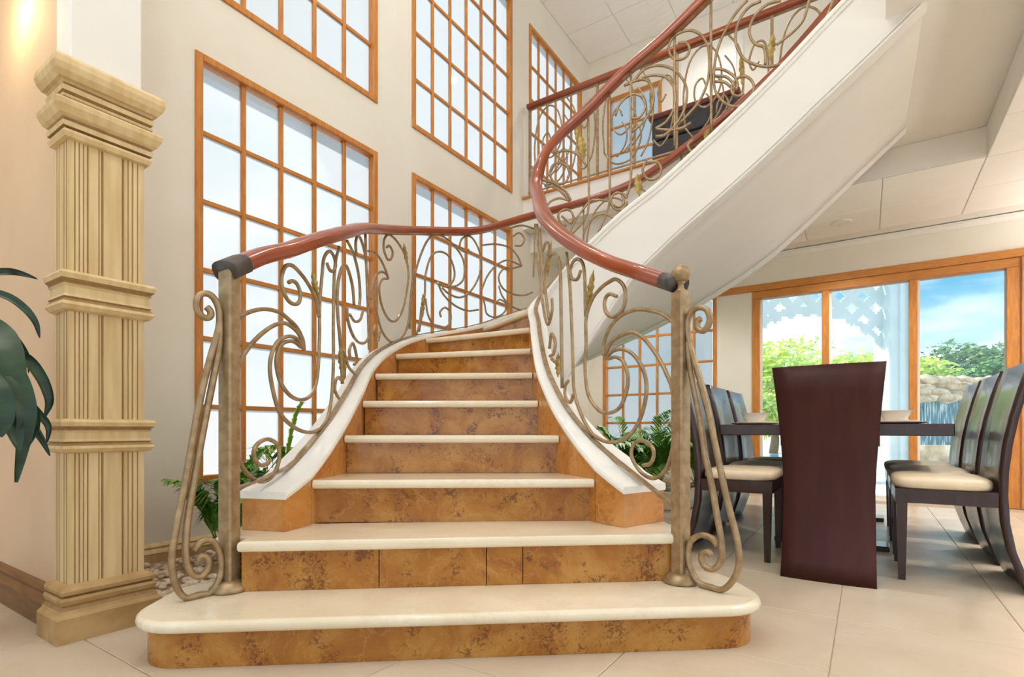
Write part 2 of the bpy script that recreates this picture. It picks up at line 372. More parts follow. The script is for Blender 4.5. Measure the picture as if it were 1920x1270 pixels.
# upper floor slab with the stairwell cut out, dining ceiling below it
WU, WV = 3.76, 3.73
slab = part('floor_upper', *join_vf([boxvf(0.0, 8.5, 3.58, VB, 2.84, FL2), boxvf(3.14, 8.5, 1.95, 3.58, 2.84, FL2), boxvf(WU + .02, 8.5, -1.6, 1.95, 2.84, FL2)]), M['white'])
slab.matrix_world = ROOM
tag(slab, 'upper floor slab with white edge above the dining room', 'floor', kind='structure')
ceil1 = part('ceiling', *join_vf([boxvf(0.0, WU, WV, VB, CEIL1, 2.838), boxvf(WU, 8.5, -1.6, VB, CEIL1, 2.838)]), M['white'])
ceil1.matrix_world = ROOM
tag(ceil1, 'white embossed dining room ceiling beneath the upper floor', 'ceiling', kind='structure')
ct_me = boxmesh('ceiling_tile', 0.003, 0.597, 0.003, 0.597, -0.010, 0.0, M['ceil_tile'], 0.004)
for i in range(-6, 6):
    for j in range(-8, 3):
        u, v = WU + 0.6 * i, WV + 0.005 + 0.6 * j
        if v + 0.6 > VB: continue
        if u < WU - 0.01 and v < WV - 0.01: continue
        if u < 0 or u > 6.8: continue
        inst('ceiling_tile', ct_me, ceil1, (u, v, CEIL1))
# cove at the top of the back wall
cove = []
prof = [(0.0, -0.05), (-0.012, -0.05), (-0.02, -0.035), (-0.04, -0.018), (-0.06, -0.012), (-0.06, 0.0), (0, 0)]
V = [(u, VB + a, CEIL1 - 0.01 + b) for u in (0.0, 7.5) for a, b in prof]; n = len(prof)
F = [(i, (i + 1) % n, (i + 1) % n + n, i + n) for i in range(n)] + [tuple(range(n)), tuple(range(2 * n - 1, n - 1, -1))]
o = part('trim_cove', V, F, M['white']); o.matrix_world = ROOM
tag(o, 'white cove moulding where the dining ceiling meets the wall', 'moulding', kind='structure')

# skirting along the window wall and the partition
def skirting(name, a0, a1, pos, axis, sgn, h, mt, label, z0=0.0):
    pr = [(0, 0), (0.030, 0), (0.030, h * 0.55), (0.036, h * 0.60), (0.030, h * 0.68), (0.018, h * 0.78), (0.022, h * 0.86), (0.012, h * 0.96), (0.0, h)]
    n = len(pr); V = []
    for a in (a0, a1):
        for d, z in pr: V.append((pos + sgn * d, a, z0 + z) if axis == 'v' else (a, pos + sgn * d, z0 + z))
    F = [(i, (i + 1) % n, (i + 1) % n + n, i + n) for i in range(n)] + [tuple(range(n)), tuple(range(2 * n - 1, n - 1, -1))]
    o = part(name, V, F, mt); o.matrix_world = ROOM
    return tag(o, label, 'baseboard', kind='structure')
skirting('baseboard_window', -0.34, 3.3, 0.0, 'v', 1, 0.12, M['column'], 'gold painted baseboard under the tall windows')
skirting('baseboard_partition', -2.6, 0.70, -0.548, 'u', -1, 0.145, M['baseboard'], 'dark brown moulded baseboard left of the pillar')

# ------------------------------------------------------------------ windows
def build_window(name, axis, a0, a1, z0, z1, cols, rows, label, fw=0.042, mw=0.026):
    u0, v0 = (0.0, a0) if axis == 'v' else (a0, VB)
    rz = math.pi / 2 if axis == 'v' else 0.0
    w = room_thing(name, label, 'window', u0, v0, z0, rz, kind='structure')
    W, H = a1 - a0, z1 - z0
    # local frame: x along the wall, y outwards (into the wall), z up
    s = 1 if axis == 'v' else 1
    yo = (0.0, 0.07) if axis == 'u' else (0.0, 0.07)
    e = 0.012
    for nm, q in (('frame_stile', (0, fw, 0, H)), ('frame_stile', (W - fw, W, 0, H)), ('frame_head', (fw, W - fw, H - fw, H)), ('frame_sill', (fw, W - fw, 0, fw))):
        box(nm, q[0], q[1], -e, 0.07, q[2], q[3], M['wood'], w, bev=0.004)
    iw, ih = W - 2 * fw, H - 2 * fw
    cw, rh = iw / cols, ih / rows
    mv = boxmesh('muntin', -mw / 2, mw / 2, 0.012, 0.05, fw, H - fw, M['wood'], 0.003)
    mh = boxmesh('muntin', fw, W - fw, 0.016, 0.046, -mw / 2, mw / 2, M['wood_h'], 0.003)
    for i in range(1, cols): inst('muntin', mv, w, (fw + cw * i, 0, 0))
    for j in range(1, rows): inst('muntin', mh, w, (0, 0, fw + rh * j))
    pm = boxmesh('pane', mw / 2, cw - mw / 2, 0.030, 0.036, mw / 2, rh - mw / 2, M['frost'])
    pm.materials.append(M['thin'])
    for p in pm.polygons: p.material_index = 0 if p.normal.y < -.5 else 1
    for i in range(cols):
        for j in range(rows): inst('pane', pm, w, (fw + cw * i, 0, fw + rh * j))
    return w
for w in wins: build_window(*w)

# patio door
d = room_thing('door_1', 'wide sliding glass patio door in an orange wood frame', 'door', 0, VB, 0, kind='structure')
box('door_head', 0.17, 5.9, -0.022, 0.0, 2.235, 2.31, M['wood_h'], d, bev=0.004)
box('door_lintel', D0, D1, -0.012, 0.10, 2.15, 2.233, M['wood_h'], d, bev=0.004)
for a, b in ((D0, D0 + 0.075), (2.67, 2.735), (3.40, 3.465), (4.10, D1)):
    box('door_post', a, b, -0.012, 0.10, 0.0, 2.15, M['wood'], d, bev=0.004)
for a, b in ((D0 + 0.075, 2.67), (2.735, 3.40), (3.465, 4.10)):
    lf = box('door_bottom_rail', a, b, 0.02, 0.07, 0.0, 0.05, M['trimwhite'], d, bev=0.004)
    box('glass_pane', a, b, 0.04, 0.048, 0.05, 2.15, M['clear'], d)
    box('white_stile', a, a + 0.022, 0.03, 0.06, 0.05, 2.15, M['trimwhite'], d)
d2 = room_thing('door_2', 'solid orange wood door panel at the right edge', 'door', D1 + 0.005, VB, 0, kind='structure')
lf2 = box('door_leaf', 0.0, 0.72, -0.03, 0.0, 0.0, 2.232, M['wood'], d2, bev=0.004)
box('door_panel', 0.09, 0.63, -0.042, -0.028, 0.15, 2.10, M['wood'], lf2, bev=0.006)
d3 = room_thing('door_3', 'pale interior door upstairs beyond the balcony railing', 'door', 1.22, VB, FL2, kind='structure')
box('door_leaf', 0.0, 0.62, -0.04, 0.0, 0.0, 2.02, M['trimwhite'], d3, bev=0.004)
for q in ((-0.07, 0.0, 0, 2.09), (0.62, 0.69, 0, 2.09), (0, 0.62, 2.02, 2.09)):
    box('door_casing', q[0], q[1], -0.03, 0.0, q[2], q[3], M['white'], d3)

# ------------------------------------------------------------------ fluted pillar
PU0, PU1, PV0, PV1 = 0.705, 0.831, -0.567, -0.3425
pil = room_thing('fluted_pillar', 'antique gold fluted square pillar on the left with stepped capital', 'pillar', (PU0 + PU1) / 2, (PV0 + PV1) / 2)
hx, hy = (PU1 - PU0) / 2, (PV1 - PV0) / 2
def sq_rings(rings, name):
    V, F = [], []
    for z, p in rings:
        V += [(-hx - 0.0 - p * 0.4, -hy - p, z), (hx + p, -hy - p, z), (hx + p, hy + p, z), (-hx - p * 0.4, hy + p, z)]
    for i in range(len(rings) - 1):
        for k in range(4):
            a, b = i * 4 + k, i * 4 + (k + 1) % 4; F.append((a, b, b + 4, a + 4))
    F += [(3, 2, 1, 0), tuple((len(rings) - 1) * 4 + k for k in range(4))]
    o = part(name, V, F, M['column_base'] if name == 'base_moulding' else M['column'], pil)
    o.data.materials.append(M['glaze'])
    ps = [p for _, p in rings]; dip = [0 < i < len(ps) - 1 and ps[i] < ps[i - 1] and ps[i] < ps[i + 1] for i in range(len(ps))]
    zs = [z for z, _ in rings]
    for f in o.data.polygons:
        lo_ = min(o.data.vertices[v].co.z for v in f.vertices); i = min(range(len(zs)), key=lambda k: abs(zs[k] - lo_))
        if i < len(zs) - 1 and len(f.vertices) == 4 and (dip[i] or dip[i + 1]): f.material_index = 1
    return o
sq_rings([(0, .045), (.082, .045), (.088, .040), (.094, .034), (.104, .030), (.116, .022), (.122, .026), (.136, .030), (.145, .026), (.148, .018), (.154, .026), (.166, .028), (.176, .022), (.182, .006), (.184, .002)], 'base_moulding')
def band(z0, z1, nm):
    h = z1 - z0; f = lambda t: z0 + h * t
    sq_rings([(f(0), .004), (f(.04), .016), (f(.14), .026), (f(.22), .022), (f(.30), .014), (f(.34), .018), (f(.42), .012), (f(.60), .012), (f(.66), .018), (f(.70), .016), (f(.78), .026), (f(.90), .030), (f(.97), .024), (f(1), .004)], nm)
band(1.105, 1.24, 'collar_band'); band(0.625, 0.742, 'collar_band')
sq_rings([(1.680, .002), (1.684, .014), (1.698, .020), (1.708, .016), (1.712, .006), (1.716, .020), (1.732, .022), (1.736, .012), (1.742, .014), (1.744, .022), (1.752, .032), (1.775, .044), (1.790, .046), (1.798, .040), (1.804, .018), (1.812, .020), (1.820, .022),
          (1.824, .014), (1.832, .022), (1.848, .024), (1.852, .014), (1.858, .018), (1.864, .024), (1.868, .034), (1.885, .046), (1.905, .052), (1.925, .050), (1.938, .040), (1.944, .020), (1.946, .002)], 'capital')
def face_profile(Lw, pattern):
    """list of (pos, depth) from groove pattern; grooves (centre, width, depth)"""
    out = [(0, 0)]
    for c, w, dp in pattern:
        w *= .7; out += [(c - w / 2, 0), (c - w / 4, -dp), (c + w / 4, -dp), (c + w / 2, 0)]
    return out
fr = face_profile(2 * hy, [(.018, .006, .004), (.030, .006, .004), (.042, .006, .004), (.054, .008, .005), (.086, .006, .004), (.096, .012, .007), (.158, .012, .007), (.174, .006, .004), (.188, .008, .005), (.204, .006, .004)])
fl = face_profile(2 * hx, [(.020, .008, .005), (.040, .008, .005), (.086, .008, .005), (.108, .008, .005)])
sec = [(-hx + p, -hy - dd) for p, dd in fl] + [(hx + dd, -hy + p) for p, dd in fr] + [(hx, hy), (-hx, hy)]
for z0, z1 in ((0.182, 0.628), (0.74, 1.108), (1.236, 1.684)):
    n = len(sec); V = [(x, y, z0) for x, y in sec] + [(x, y, z1) for x, y in sec]
    F = [(i, (i + 1) % n, (i + 1) % n + n, i + n) for i in range(n)] + [tuple(range(n - 1, -1, -1)), tuple(range(n, 2 * n))]
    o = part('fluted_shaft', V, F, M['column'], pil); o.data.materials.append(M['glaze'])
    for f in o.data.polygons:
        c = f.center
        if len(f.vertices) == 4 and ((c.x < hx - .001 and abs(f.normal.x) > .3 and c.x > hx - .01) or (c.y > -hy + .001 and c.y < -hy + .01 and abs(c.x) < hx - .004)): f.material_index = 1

# ------------------------------------------------------------------ staircase
RISE, FIRST = 0.1776, 0.146                           # riser height; the first riser is lower, from scaling about the camera
def SZ(n): return FIRST + RISE * (n - 1)
STAIR_SCALE = 1.045                                            # scales the whole staircase about the camera so the first riser lines up
LP = {2.72: (-.81, 1.90), 3: (-.772, 2.05), 4: (-.743, 2.35), 5: (-.7475, 2.655), 6: (-.768, 2.98), 7: (-.746, 3.40), 8: (-.621, 3.82), 9: (-.24, 4.30),
      10: (.06, 4.58), 11: (.50, 4.74), 12: (1.0, 4.66), 13: (1.40, 4.43), 14: (1.70, 4.23), 15: (1.94, 4.07), 16: (2.12, 3.95), 17: (2.28, 3.84), 18: (2.44, 3.73), 19.6: (2.70, 3.56)}
RP = {2.72: (.417, 1.98), 3: (.328, 2.10), 4: (.212, 2.37), 5: (.132, 2.64), 6: (.115, 2.92), 7: (.113, 3.16), 8: (.11, 3.40), 9: (.18, 3.50),
      10: (.32, 3.53), 11: (.50, 3.50), 12: (.70, 3.44), 13: (.95, 3.34), 14: (1.17, 3.22), 15: (1.38, 3.09), 16: (1.57, 2.96), 17: (1.75, 2.82), 18: (1.93, 2.69), 19.6: (2.21, 2.48)}
LP = {k: (x * STAIR_SCALE, y * STAIR_SCALE) for k, (x, y) in LP.items()}; RP = {k: (x * STAIR_SCALE, y * STAIR_SCALE) for k, (x, y) in RP.items()}  # plan positions worked out from image coordinates, then scaled about the camera
def interp(tab, n):
    """Catmull-Rom through a table keyed by step number"""
    K = sorted(tab); n = max(K[0], min(K[-1], n))
    i = 0
    while i < len(K) - 2 and n > K[i + 1]: i += 1
    g = lambda k: Vector(tab[K[max(0, min(len(K) - 1, k))]]) if not isinstance(tab[K[0]], float) else Vector((tab[K[max(0, min(len(K) - 1, k))]], 0))
    k0, k1 = K[i], K[i + 1]; t = (n - k0) / (k1 - k0); h = k1 - k0
    p1, p2 = g(i), g(i + 1)
    m1 = (p2 - g(i - 1)) / (k1 - K[i - 1]) if i > 0 else (p2 - p1) / h
    m2 = (g(i + 2) - p1) / (K[i + 2] - k0) if i + 2 < len(K) else (p2 - p1) / h
    t2, t3 = t * t, t * t * t
    return (2*t3 - 3*t2 + 1) * p1 + (t3 - 2*t2 + t) * h * m1 + (-2*t3 + 3*t2) * p2 + (t3 - t2) * h * m2
def fnum(tab, n): return interp(tab, n).x
Lp = lambda n: interp(LP, n)
Rp = lambda n: interp(RP, n)
def nrm(fn, n, side):
    a = fn(min(19.6, n + 0.05)); b = fn(max(2.72, n - 0.05)); t = (a - b).normalized()
    return Vector((-t.y, t.x)) * side                   # left of travel for side=+1
LW = {2.72: .18, 4.0: .13, 5.0: .11, 6.0: .10, 18.0: .10}
RW = {2.72: .235, 3.4: .155, 4.0: .12, 5.0: .09, 6.0: .08, 18.0: .08}
LZ = {2.72: .02, 3.0: .033, 4.0: .04, 5.0: .045, 7.0: .04, 8.0: .022, 9.0: .022, 19.6: .022}
RZ = {2.72: .03, 3.0: .06, 3.5: .07, 4.2: .085, 4.8: .125, 5.7: .16, 7.0: .15, 8.0: .12, 9.0: .06, 9.8: .03, 13.0: .03, 19.6: .03}
Lo = lambda n: Lp(n) + nrm(Lp, n, 1) * (fnum(LW, n) * STAIR_SCALE)
Ro = lambda n: Rp(n) + nrm(Rp, n, -1) * (fnum(RW, n) * STAIR_SCALE)
Lz = lambda n: SZ(n) + fnum(LZ, n) * STAIR_SCALE
Rz = lambda n: SZ(n) + fnum(RZ, n) * STAIR_SCALE
DEPL = {7.0: 1.4, 8.0: 1.30, 9.0: 1.05, 10.0: .78, 11.0: .66, 12.0: .58, 13.0: .56, 18.0: .56}
DEPR = {7.0: 1.4, 8.0: 1.25, 9.0: .95, 10.0: .78, 11.0: .66, 11.7: .58, 12.5: .47, 13.5: .43, 18.0: .44}
Lb = lambda n: max(0.0, Lz(n) - fnum(DEPL, n) * STAIR_SCALE) if n > 7.0 else 0.0
Rb = lambda n: max(0.0, Rz(n) - fnum(DEPR, n) * STAIR_SCALE) if n > 7.0 else 0.0

ST0 = Vector((-0.16, 1.83, 0))
stair = thing('staircase', 'curved marble staircase with cream treads and brown risers', 'staircase', ST0)
fwd0 = Vector((-.0767, .997))
def w3(p, z): return Vector((p[0], p[1], z))
def outline_slab(name, pts, z0, z1, mt, rnd, parent, origin, segs=4):
    """rounded-edge slab from a CCW plan outline"""
    n = len(pts); P = [Vector(p) for p in pts]
    nr = []
    for i in range(n):
        a = (P[i] - P[i - 1]).normalized(); b = (P[(i + 1) % n] - P[i]).normalized(); t = a + b
        if t.length < 1e-6: t = b
        t.normalize(); nr.append(Vector((t.y, -t.x)))
    h = z1 - z0; rr = min(rnd, h / 2); rings = []
    for k in range(segs + 1):
        a = math.pi / 2 * k / segs; rings.append((rr * (1 - math.sin(a)), z0 + rr * (1 - math.cos(a))))
    for k in range(segs + 1):
        a = math.pi / 2 * k / segs; rings.append((rr * (1 - math.cos(a)), z1 - rr + rr * math.sin(a)))
    V, F = [], []
    for ins, z in rings: V += [w3(P[i] - nr[i] * ins, z) for i in range(n)]
    for r in range(len(rings) - 1):
        for i in range(n):
            a, b = r * n + i, r * n + (i + 1) % n; F.append((a, b, b + n, a + n))
    F += [tuple(range(n - 1, -1, -1)), tuple((len(rings) - 1) * n + i for i in range(n))]
    return part(name, V, F, mt, parent, origin=origin, smooth=False)

# bottom step: wide oval-ended slab on a bullnose plinth
ub = Vector((.9964, .0850)); vb = Vector((-.0850, .9964)); B0 = Vector((-.168, 1.622))
def bottom_outline(x0, x1, y0, y1, rad, rb):
    pts = []
    for cx, cy, r, a0 in ((x1 - rad, y0 + rad, rad, -90), (x1 - rb, y1 - rb, rb, 0), (x0 + rb, y1 - rb, rb, 90), (x0 + rad, y0 + rad, rad, 180)):
        for k in range(9):
            a = math.radians(a0 + 90 * k / 8); pts.append((cx + r * math.cos(a), cy + r * math.sin(a)))
    return [B0 + ub * x + vb * y for x, y in pts]
outline_slab('tread', bottom_outline(-.990, 1.030, -.012, .43, .165, .12), FIRST - .037, FIRST, M['cream'], .017, stair, ST0, 5)
outline_slab('riser', bottom_outline(-.960, 1.000, .020, .40, .135, .10), 0.0, FIRST - .0375, M['riser'], .001, stair, ST0, 1)
# second step: full width slab between the newel posts
N2L, N2R = Vector((-.945, 1.808)), Vector((.601, 1.946)); d2v = (N2R - N2L).normalized(); f2 = Vector((-d2v.y, d2v.x))
p2 = [N2L + d2v * .012, N2R + d2v * .012, N2R + d2v * .012 + f2 * .085, N2R + d2v * .06 + f2 * .085, N2R + d2v * .06 + f2 * .35, N2L - d2v * .10 + f2 * .35, N2L - d2v * .10 + f2 * .085, N2L + d2v * .012 + f2 * .085]
outline_slab('tread', p2, SZ(2) - .037, SZ(2), M['cream'], .014, stair, ST0, 4)
q0, q1 = N2L + d2v * .016 + f2 * .028, N2R + d2v * .008 + f2 * .028
for a, b in ((0.0, .30), (.302, .545), (.547, .63), (.632, 1.0)):
    A, Bp = q0 + (q1 - q0) * a, q0 + (q1 - q0) * b
    outline_slab('riser', [A, Bp, Bp + f2 * .30, A + f2 * .30], FIRST + .0005, SZ(2) - .0375, M['riser'], .001, stair, ST0, 1)
for A, Bp in ((N2L - d2v * .095 + f2 * .10, N2L + d2v * .0155 + f2 * .10), (N2R + d2v * .0085 + f2 * .10, N2R + d2v * .055 + f2 * .10)):
    outline_slab('riser', [A, Bp, Bp + f2 * .22, A + f2 * .22], FIRST + .0005, SZ(2) - .0375, M['riser'], .001, stair, ST0, 1)
# flights between the curbs
def tread_profile(nf, z):
    th, rr = .036, .016; pr = []
    for k in range(7):
        a = math.pi * k / 6; pr.append((-(rr * math.sin(a)), z - th / 2 - (th / 2) * math.cos(a)))
    return pr
for n in range(3, 18):
    l0, r0, l1, r1 = Lp(n), Rp(n), Lp(min(18, n + 1)), Rp(min(18, n + 1))
    z = SZ(n)
    dl, dr = (l1 - l0).normalized(), (r1 - r0).normalized()
    lf = (r0 - l0).normalized(); fw = Vector((-lf.y, lf.x))
    # nosing ends are pulled a few mm off the curb faces
    a0, b0 = l0 + lf * .004, r0 - lf * .004
    lb = l1 + (r1 - l1).normalized() * .004 + fw * .03; rb = r1 - (r1 - l1).normalized() * .004 + fw * .03
    V = []
    pr = tread_profile(n, z)
    for s, (fp, bp) in enumerate(((a0, lb), (b0, rb))):
        for off, zz in pr: V.append(w3(fp + fw * (off + .016), zz))
        V.append(w3(bp, z)); V.append(w3(bp, z - .036))
    m_ = len(pr) + 2
    F = [(i, (i + 1) % m_, (i + 1) % m_ + m_, i + m_) for i in range(m_)] + [tuple(range(m_)), tuple(range(2 * m_ - 1, m_ - 1, -1))]
    part('tread', V, F, M['cream'], stair, origin=ST0)
    # riser below this nosing
    ra, rc = a0 + fw * .040, b0 + fw * .040
    zb = z - RISE + .0006
    V = [w3(ra, zb), w3(rc, zb), w3(rc + fw * .02, zb), w3(ra + fw * .02, zb), w3(ra, z - .0364), w3(rc, z - .0364), w3(rc + fw * .02, z - .0364), w3(ra + fw * .02, z - .0364)]
    part('riser', V, boxvf(0, 1, 0, 1, 0, 1)[1], M['riser'], stair, origin=ST0)

# curbs: inner marble facing (one panel per step), white cap, plaster core
def ribbon(name, ns, ring, mt, smooth=False):
    V, F = [], []; m_ = None
    for n in ns:
        r = ring(n); m_ = len(r); V += r
    for i in range(len(ns) - 1):
        for k in range(m_):
            a, b = i * m_ + k, i * m_ + (k + 1) % m_; F.append((a, b, b + m_, a + m_))
    F += [tuple(range(m_ - 1, -1, -1)), tuple((len(ns) - 1) * m_ + k for k in range(m_))]
    return part(name, V, F, mt, stair, origin=ST0)
def frange(a, b, k): return [a + (b - a) * i / k for i in range(k + 1)]
for side, fin, fout, fz, fb in ((1, Lp, Lo, Lz, Lb), (-1, Rp, Ro, Rz, Rb)):
    cap_t = .028
    core = lambda n: [w3(fin(n) + nrm(fin, n, side) * .013, fb(n)), w3(fout(n), fb(n)), w3(fout(n), fz(n) - cap_t), w3(fin(n) + nrm(fin, n, side) * .013, fz(n) - cap_t)]
    ribbon('stringer', frange(2.735, 19.6, 120), core, M['white'])
    def cap(n):
        o = nrm(fin, n, side); a = fin(n) - o * .004; b = fout(n) + o * .010; z = fz(n)
        return [w3(a, z - cap_t), w3(b, z - cap_t), w3(b + o * .004, z - cap_t * .5), w3(b, z), w3(a, z), w3(a - o * .003, z - cap_t * .5)]
    ribbon('stringer_cap', frange(2.715, 19.6, 120), cap, M['trimwhite'])
    edges = [2.72] + list(range(3, 19)) + [19.6]
    for a, b in zip(edges[:-1], edges[1:]):
        zlow = SZ(math.floor(a)) - .20 if a >= 3 else SZ(2) + .001
        pn = lambda n: [w3(fin(n), max(fb(n), zlow)), w3(fin(n) + nrm(fin, n, side) * .0125, max(fb(n), zlow)), w3(fin(n) + nrm(fin, n, side) * .0125, fz(n) - cap_t), w3(fin(n), fz(n) - cap_t)]
        ribbon('curb_panel', frange(a + .004, b - .004, 6), pn, M['curb'])
    # front face of the curb
    o = nrm(fin, 2.72, side); a, b = fin(2.72), fout(2.72); t = (fin(2.8) - fin(2.72)).normalized()
    A, Bq = (a, b) if side == -1 else (b, a)
    fd = (Bq - A).normalized(); fn = Vector((fd.y, -fd.x))
    outline_slab('curb_front', [A + fn * .0, Bq + fn * .0, Bq - fn * .012, A - fn * .012], SZ(2) + .0005, fz(2.72) - cap_t, M['curb'], .001, stair, ST0, 1)
# soffit under the winding flight
ns = frange(7.2, 19.6, 90); V, F = [], []
for n in ns:
    a = Lp(n) + nrm(Lp, n, 1) * .02; b = Rp(n) + nrm(Rp, n, -1) * .02
    for k in range(7):
        t = k / 6; z = Lb(n) * (1 - t) + Rb(n) * t
        V.append(w3(a + (b - a) * t, z + .012))
    for k in range(7): V.append(Vector(V[-7]) + Vector((0, 0, .03)))
for i in range(len(ns) - 1):
    for k in range(6):
        p = i * 14 + k; F.append((p, p + 1, p + 15, p + 14)); q = p + 7; F.append((q, q + 14, q + 15, q + 1))
    for k in (0, 6):
        p = i * 14 + k; F.append((p, p + 14, p + 21, p + 7))
part('soffit', V, F, M['white'], stair, smooth=True, origin=ST0)
# thin mouldings along the inner stringer (under the cap and at its lower edge)
for zf, r_ in ((lambda n: Rz(n) - .055, .006), (lambda n: Rb(n) + .035, .006), (lambda n: Rb(n) + .012, .008)):
    pts = [w3(Ro(n) + nrm(Rp, n, -1) * .004, zf(n)) for n in frange(8.5, 19.6, 70)]
    part('stringer_moulding', *tube_vf(pts, r_, 6), M['white'], stair, origin=ST0)
# body that carries the lower steps (hidden under treads)
V, F = [], []
ns = [3, 4, 5, 6, 7, 7.6]
for n in ns:
    a = Lp(n) + (Rp(n) - Lp(n)) * .03; b = Rp(n) - (Rp(n) - Lp(n)) * .03
    fw = Vector((-(b - a).y, (b - a).x)).normalized() * .10
    V += [w3(a + fw, 0), w3(b + fw, 0), w3(b + fw, SZ(n) - .28), w3(a + fw, SZ(n) - .28)]
for i in range(len(ns) - 1):
    for k in range(4):
        a, b = i * 4 + k, i * 4 + (k + 1) % 4; F.append((a, b, b + 4, a + 4))
F += [(3, 2, 1, 0), tuple(len(V) - 4 + k for k in range(4))]
part('stair_core', V, F, M['white'], stair, origin=ST0)

# ------------------------------------------------------------------ stair railings
PATH_L = [(2.3, -.982, 1.853)] + [(n, *(Lp(n) + nrm(Lp, n, 1) * (fnum(LW, n) * STAIR_SCALE * .62))) for n in frange(2.75, 19.6, 61)]
PATH_R = [(2.3, .6166, 1.950)] + [(n, *(Rp(n) + nrm(Rp, n, -1) * (fnum(RW, n) * STAIR_SCALE * .55))) for n in frange(2.75, 19.6, 61)]
HL = {2.3: .850, 2.66: .864, 2.9: .886, 3.25: .892, 3.83: .879, 4.66: .853, 5.6: .822, 6.3: .806, 7.0: .796, 7.7: .784, 8.6: .790, 9.65: .814, 10.8: .845, 12.2: .825, 13.2: .855, 14.4: .858, 16.15: .873, 18.0: .88, 19.6: .88}
HR = {2.3: .820, 2.5: .828, 2.75: .845, 3.0: .858, 3.6: .858, 4.25: .868, 4.66: .880, 5.4: .894, 6.5: .895, 7.5: .905, 8.3: .930, 9.0: .948, 10.0: .938, 11.0: .910, 12.5: .914, 13.6: .900, 14.2: .892, 18.0: .89, 19.6: .89}
def railz(tab, n): return SZ(n) + fnum(tab, n) * STAIR_SCALE
def on_path(path, px, py, lo=0.0, hi=99.0):
    """where the sight line of a photo point meets the upright surface over a railing path"""
    s = (px - CX) / FPX; best = None
    seg = [q for q in path if lo <= q[0] <= hi]
    f = [q[1] - s * q[2] for q in seg]
    for i in range(len(seg) - 1):
        if f[i] * f[i + 1] <= 0 and f[i] != f[i + 1]:
            t = f[i] / (f[i] - f[i + 1]); y = seg[i][2] + (seg[i + 1][2] - seg[i][2]) * t
            x = seg[i][1] + (seg[i + 1][1] - seg[i][1]) * t; return Vector((x, y, CAMH + (HZ - py) / FPX * y))
    i = min(range(len(seg)), key=lambda k: abs(f[k])); y = seg[i][2]
    return Vector((seg[i][1], y, CAMH + (HZ - py) / FPX * y))

def sweep(pts, prof, ups=None):
    """sweep a closed (side, up) profile along pts, side horizontal"""
    V, F = [], []; n = len(pts); m_ = len(prof)
    for i, p in enumerate(pts):
        t = pts[min(i + 1, n - 1)] - pts[max(i - 1, 0)]; t.normalize()
        s = Vector((t.y, -t.x, 0)); s = s.normalized() if s.length > 1e-6 else Vector((1, 0, 0))
        up = s.cross(t)
        V += [p + s * a + up * b for a, b in prof]
    for i in range(n - 1):
        for k in range(m_):
            a, b = i * m_ + k, i * m_ + (k + 1) % m_; F.append((a, b, b + m_, a + m_))
    F += [tuple(range(m_ - 1, -1, -1)), tuple((n - 1) * m_ + k for k in range(m_))]
    return V, F
HPROF = [(-.040, -.016), (-.034, -.026), (-.022, -.029), (.022, -.029), (.034, -.026), (.040, -.016), (.042, .006), (.038, .018), (.026, .027), (.010, .030), (-.010, .030), (-.026, .027), (-.038, .018), (-.042, .006)]
BPROF = [(-.012, -.004), (.012, -.004), (.012, .004), (-.012, .004)]

def leaf_vf(base, tip, width, normal_hint, thick=.005):
    width = width * .68
    """small lobed cast leaf between two points"""
    base, tip = Vector(base), Vector(tip); ax = tip - base; ln = ax.length; ax.normalize()
    sd = ax.cross(Vector(normal_hint)); sd.normalize(); nn = sd.cross(ax)
    prof = [(0, .10), (.10, .28), (.18, .62), (.26, .48), (.36, .95), (.46, .66), (.56, 1.0), (.66, .60), (.76, .72), (.88, .34), (1, .04)]
    V, F = [], []
    for t, w in prof:
        lift = math.sin(t * math.pi) * thick * 1.6
        for sgn in (-1, 0, 1): V.append(base + ax * (ln * t) + sd * (sgn * w * width / 2) + nn * (lift if sgn == 0 else 0))
        for sgn in (-1, 0, 1): V.append(base + ax * (ln * t) + sd * (sgn * w * width / 2) - nn * (thick if sgn == 0 else thick * .5))
    for i in range(len(prof) - 1):
        a = i * 6
        for k in (0, 1):
            F.append((a + k, a + k + 1, a + k + 7, a + k + 6)); F.append((a + 3 + k, a + 9 + k, a + 10 + k, a + 4 + k))
        F.append((a, a + 6, a + 9, a + 3)); F.append((a + 2, a + 5, a + 11, a + 8))
    F += [(0, 3, 4, 1), (1, 4, 5, 2)]; e_ = (len(prof) - 1) * 6; F += [(e_, e_ + 1, e_ + 4, e_ + 3), (e_ + 1, e_ + 2, e_ + 5, e_ + 4)]
    return V, F

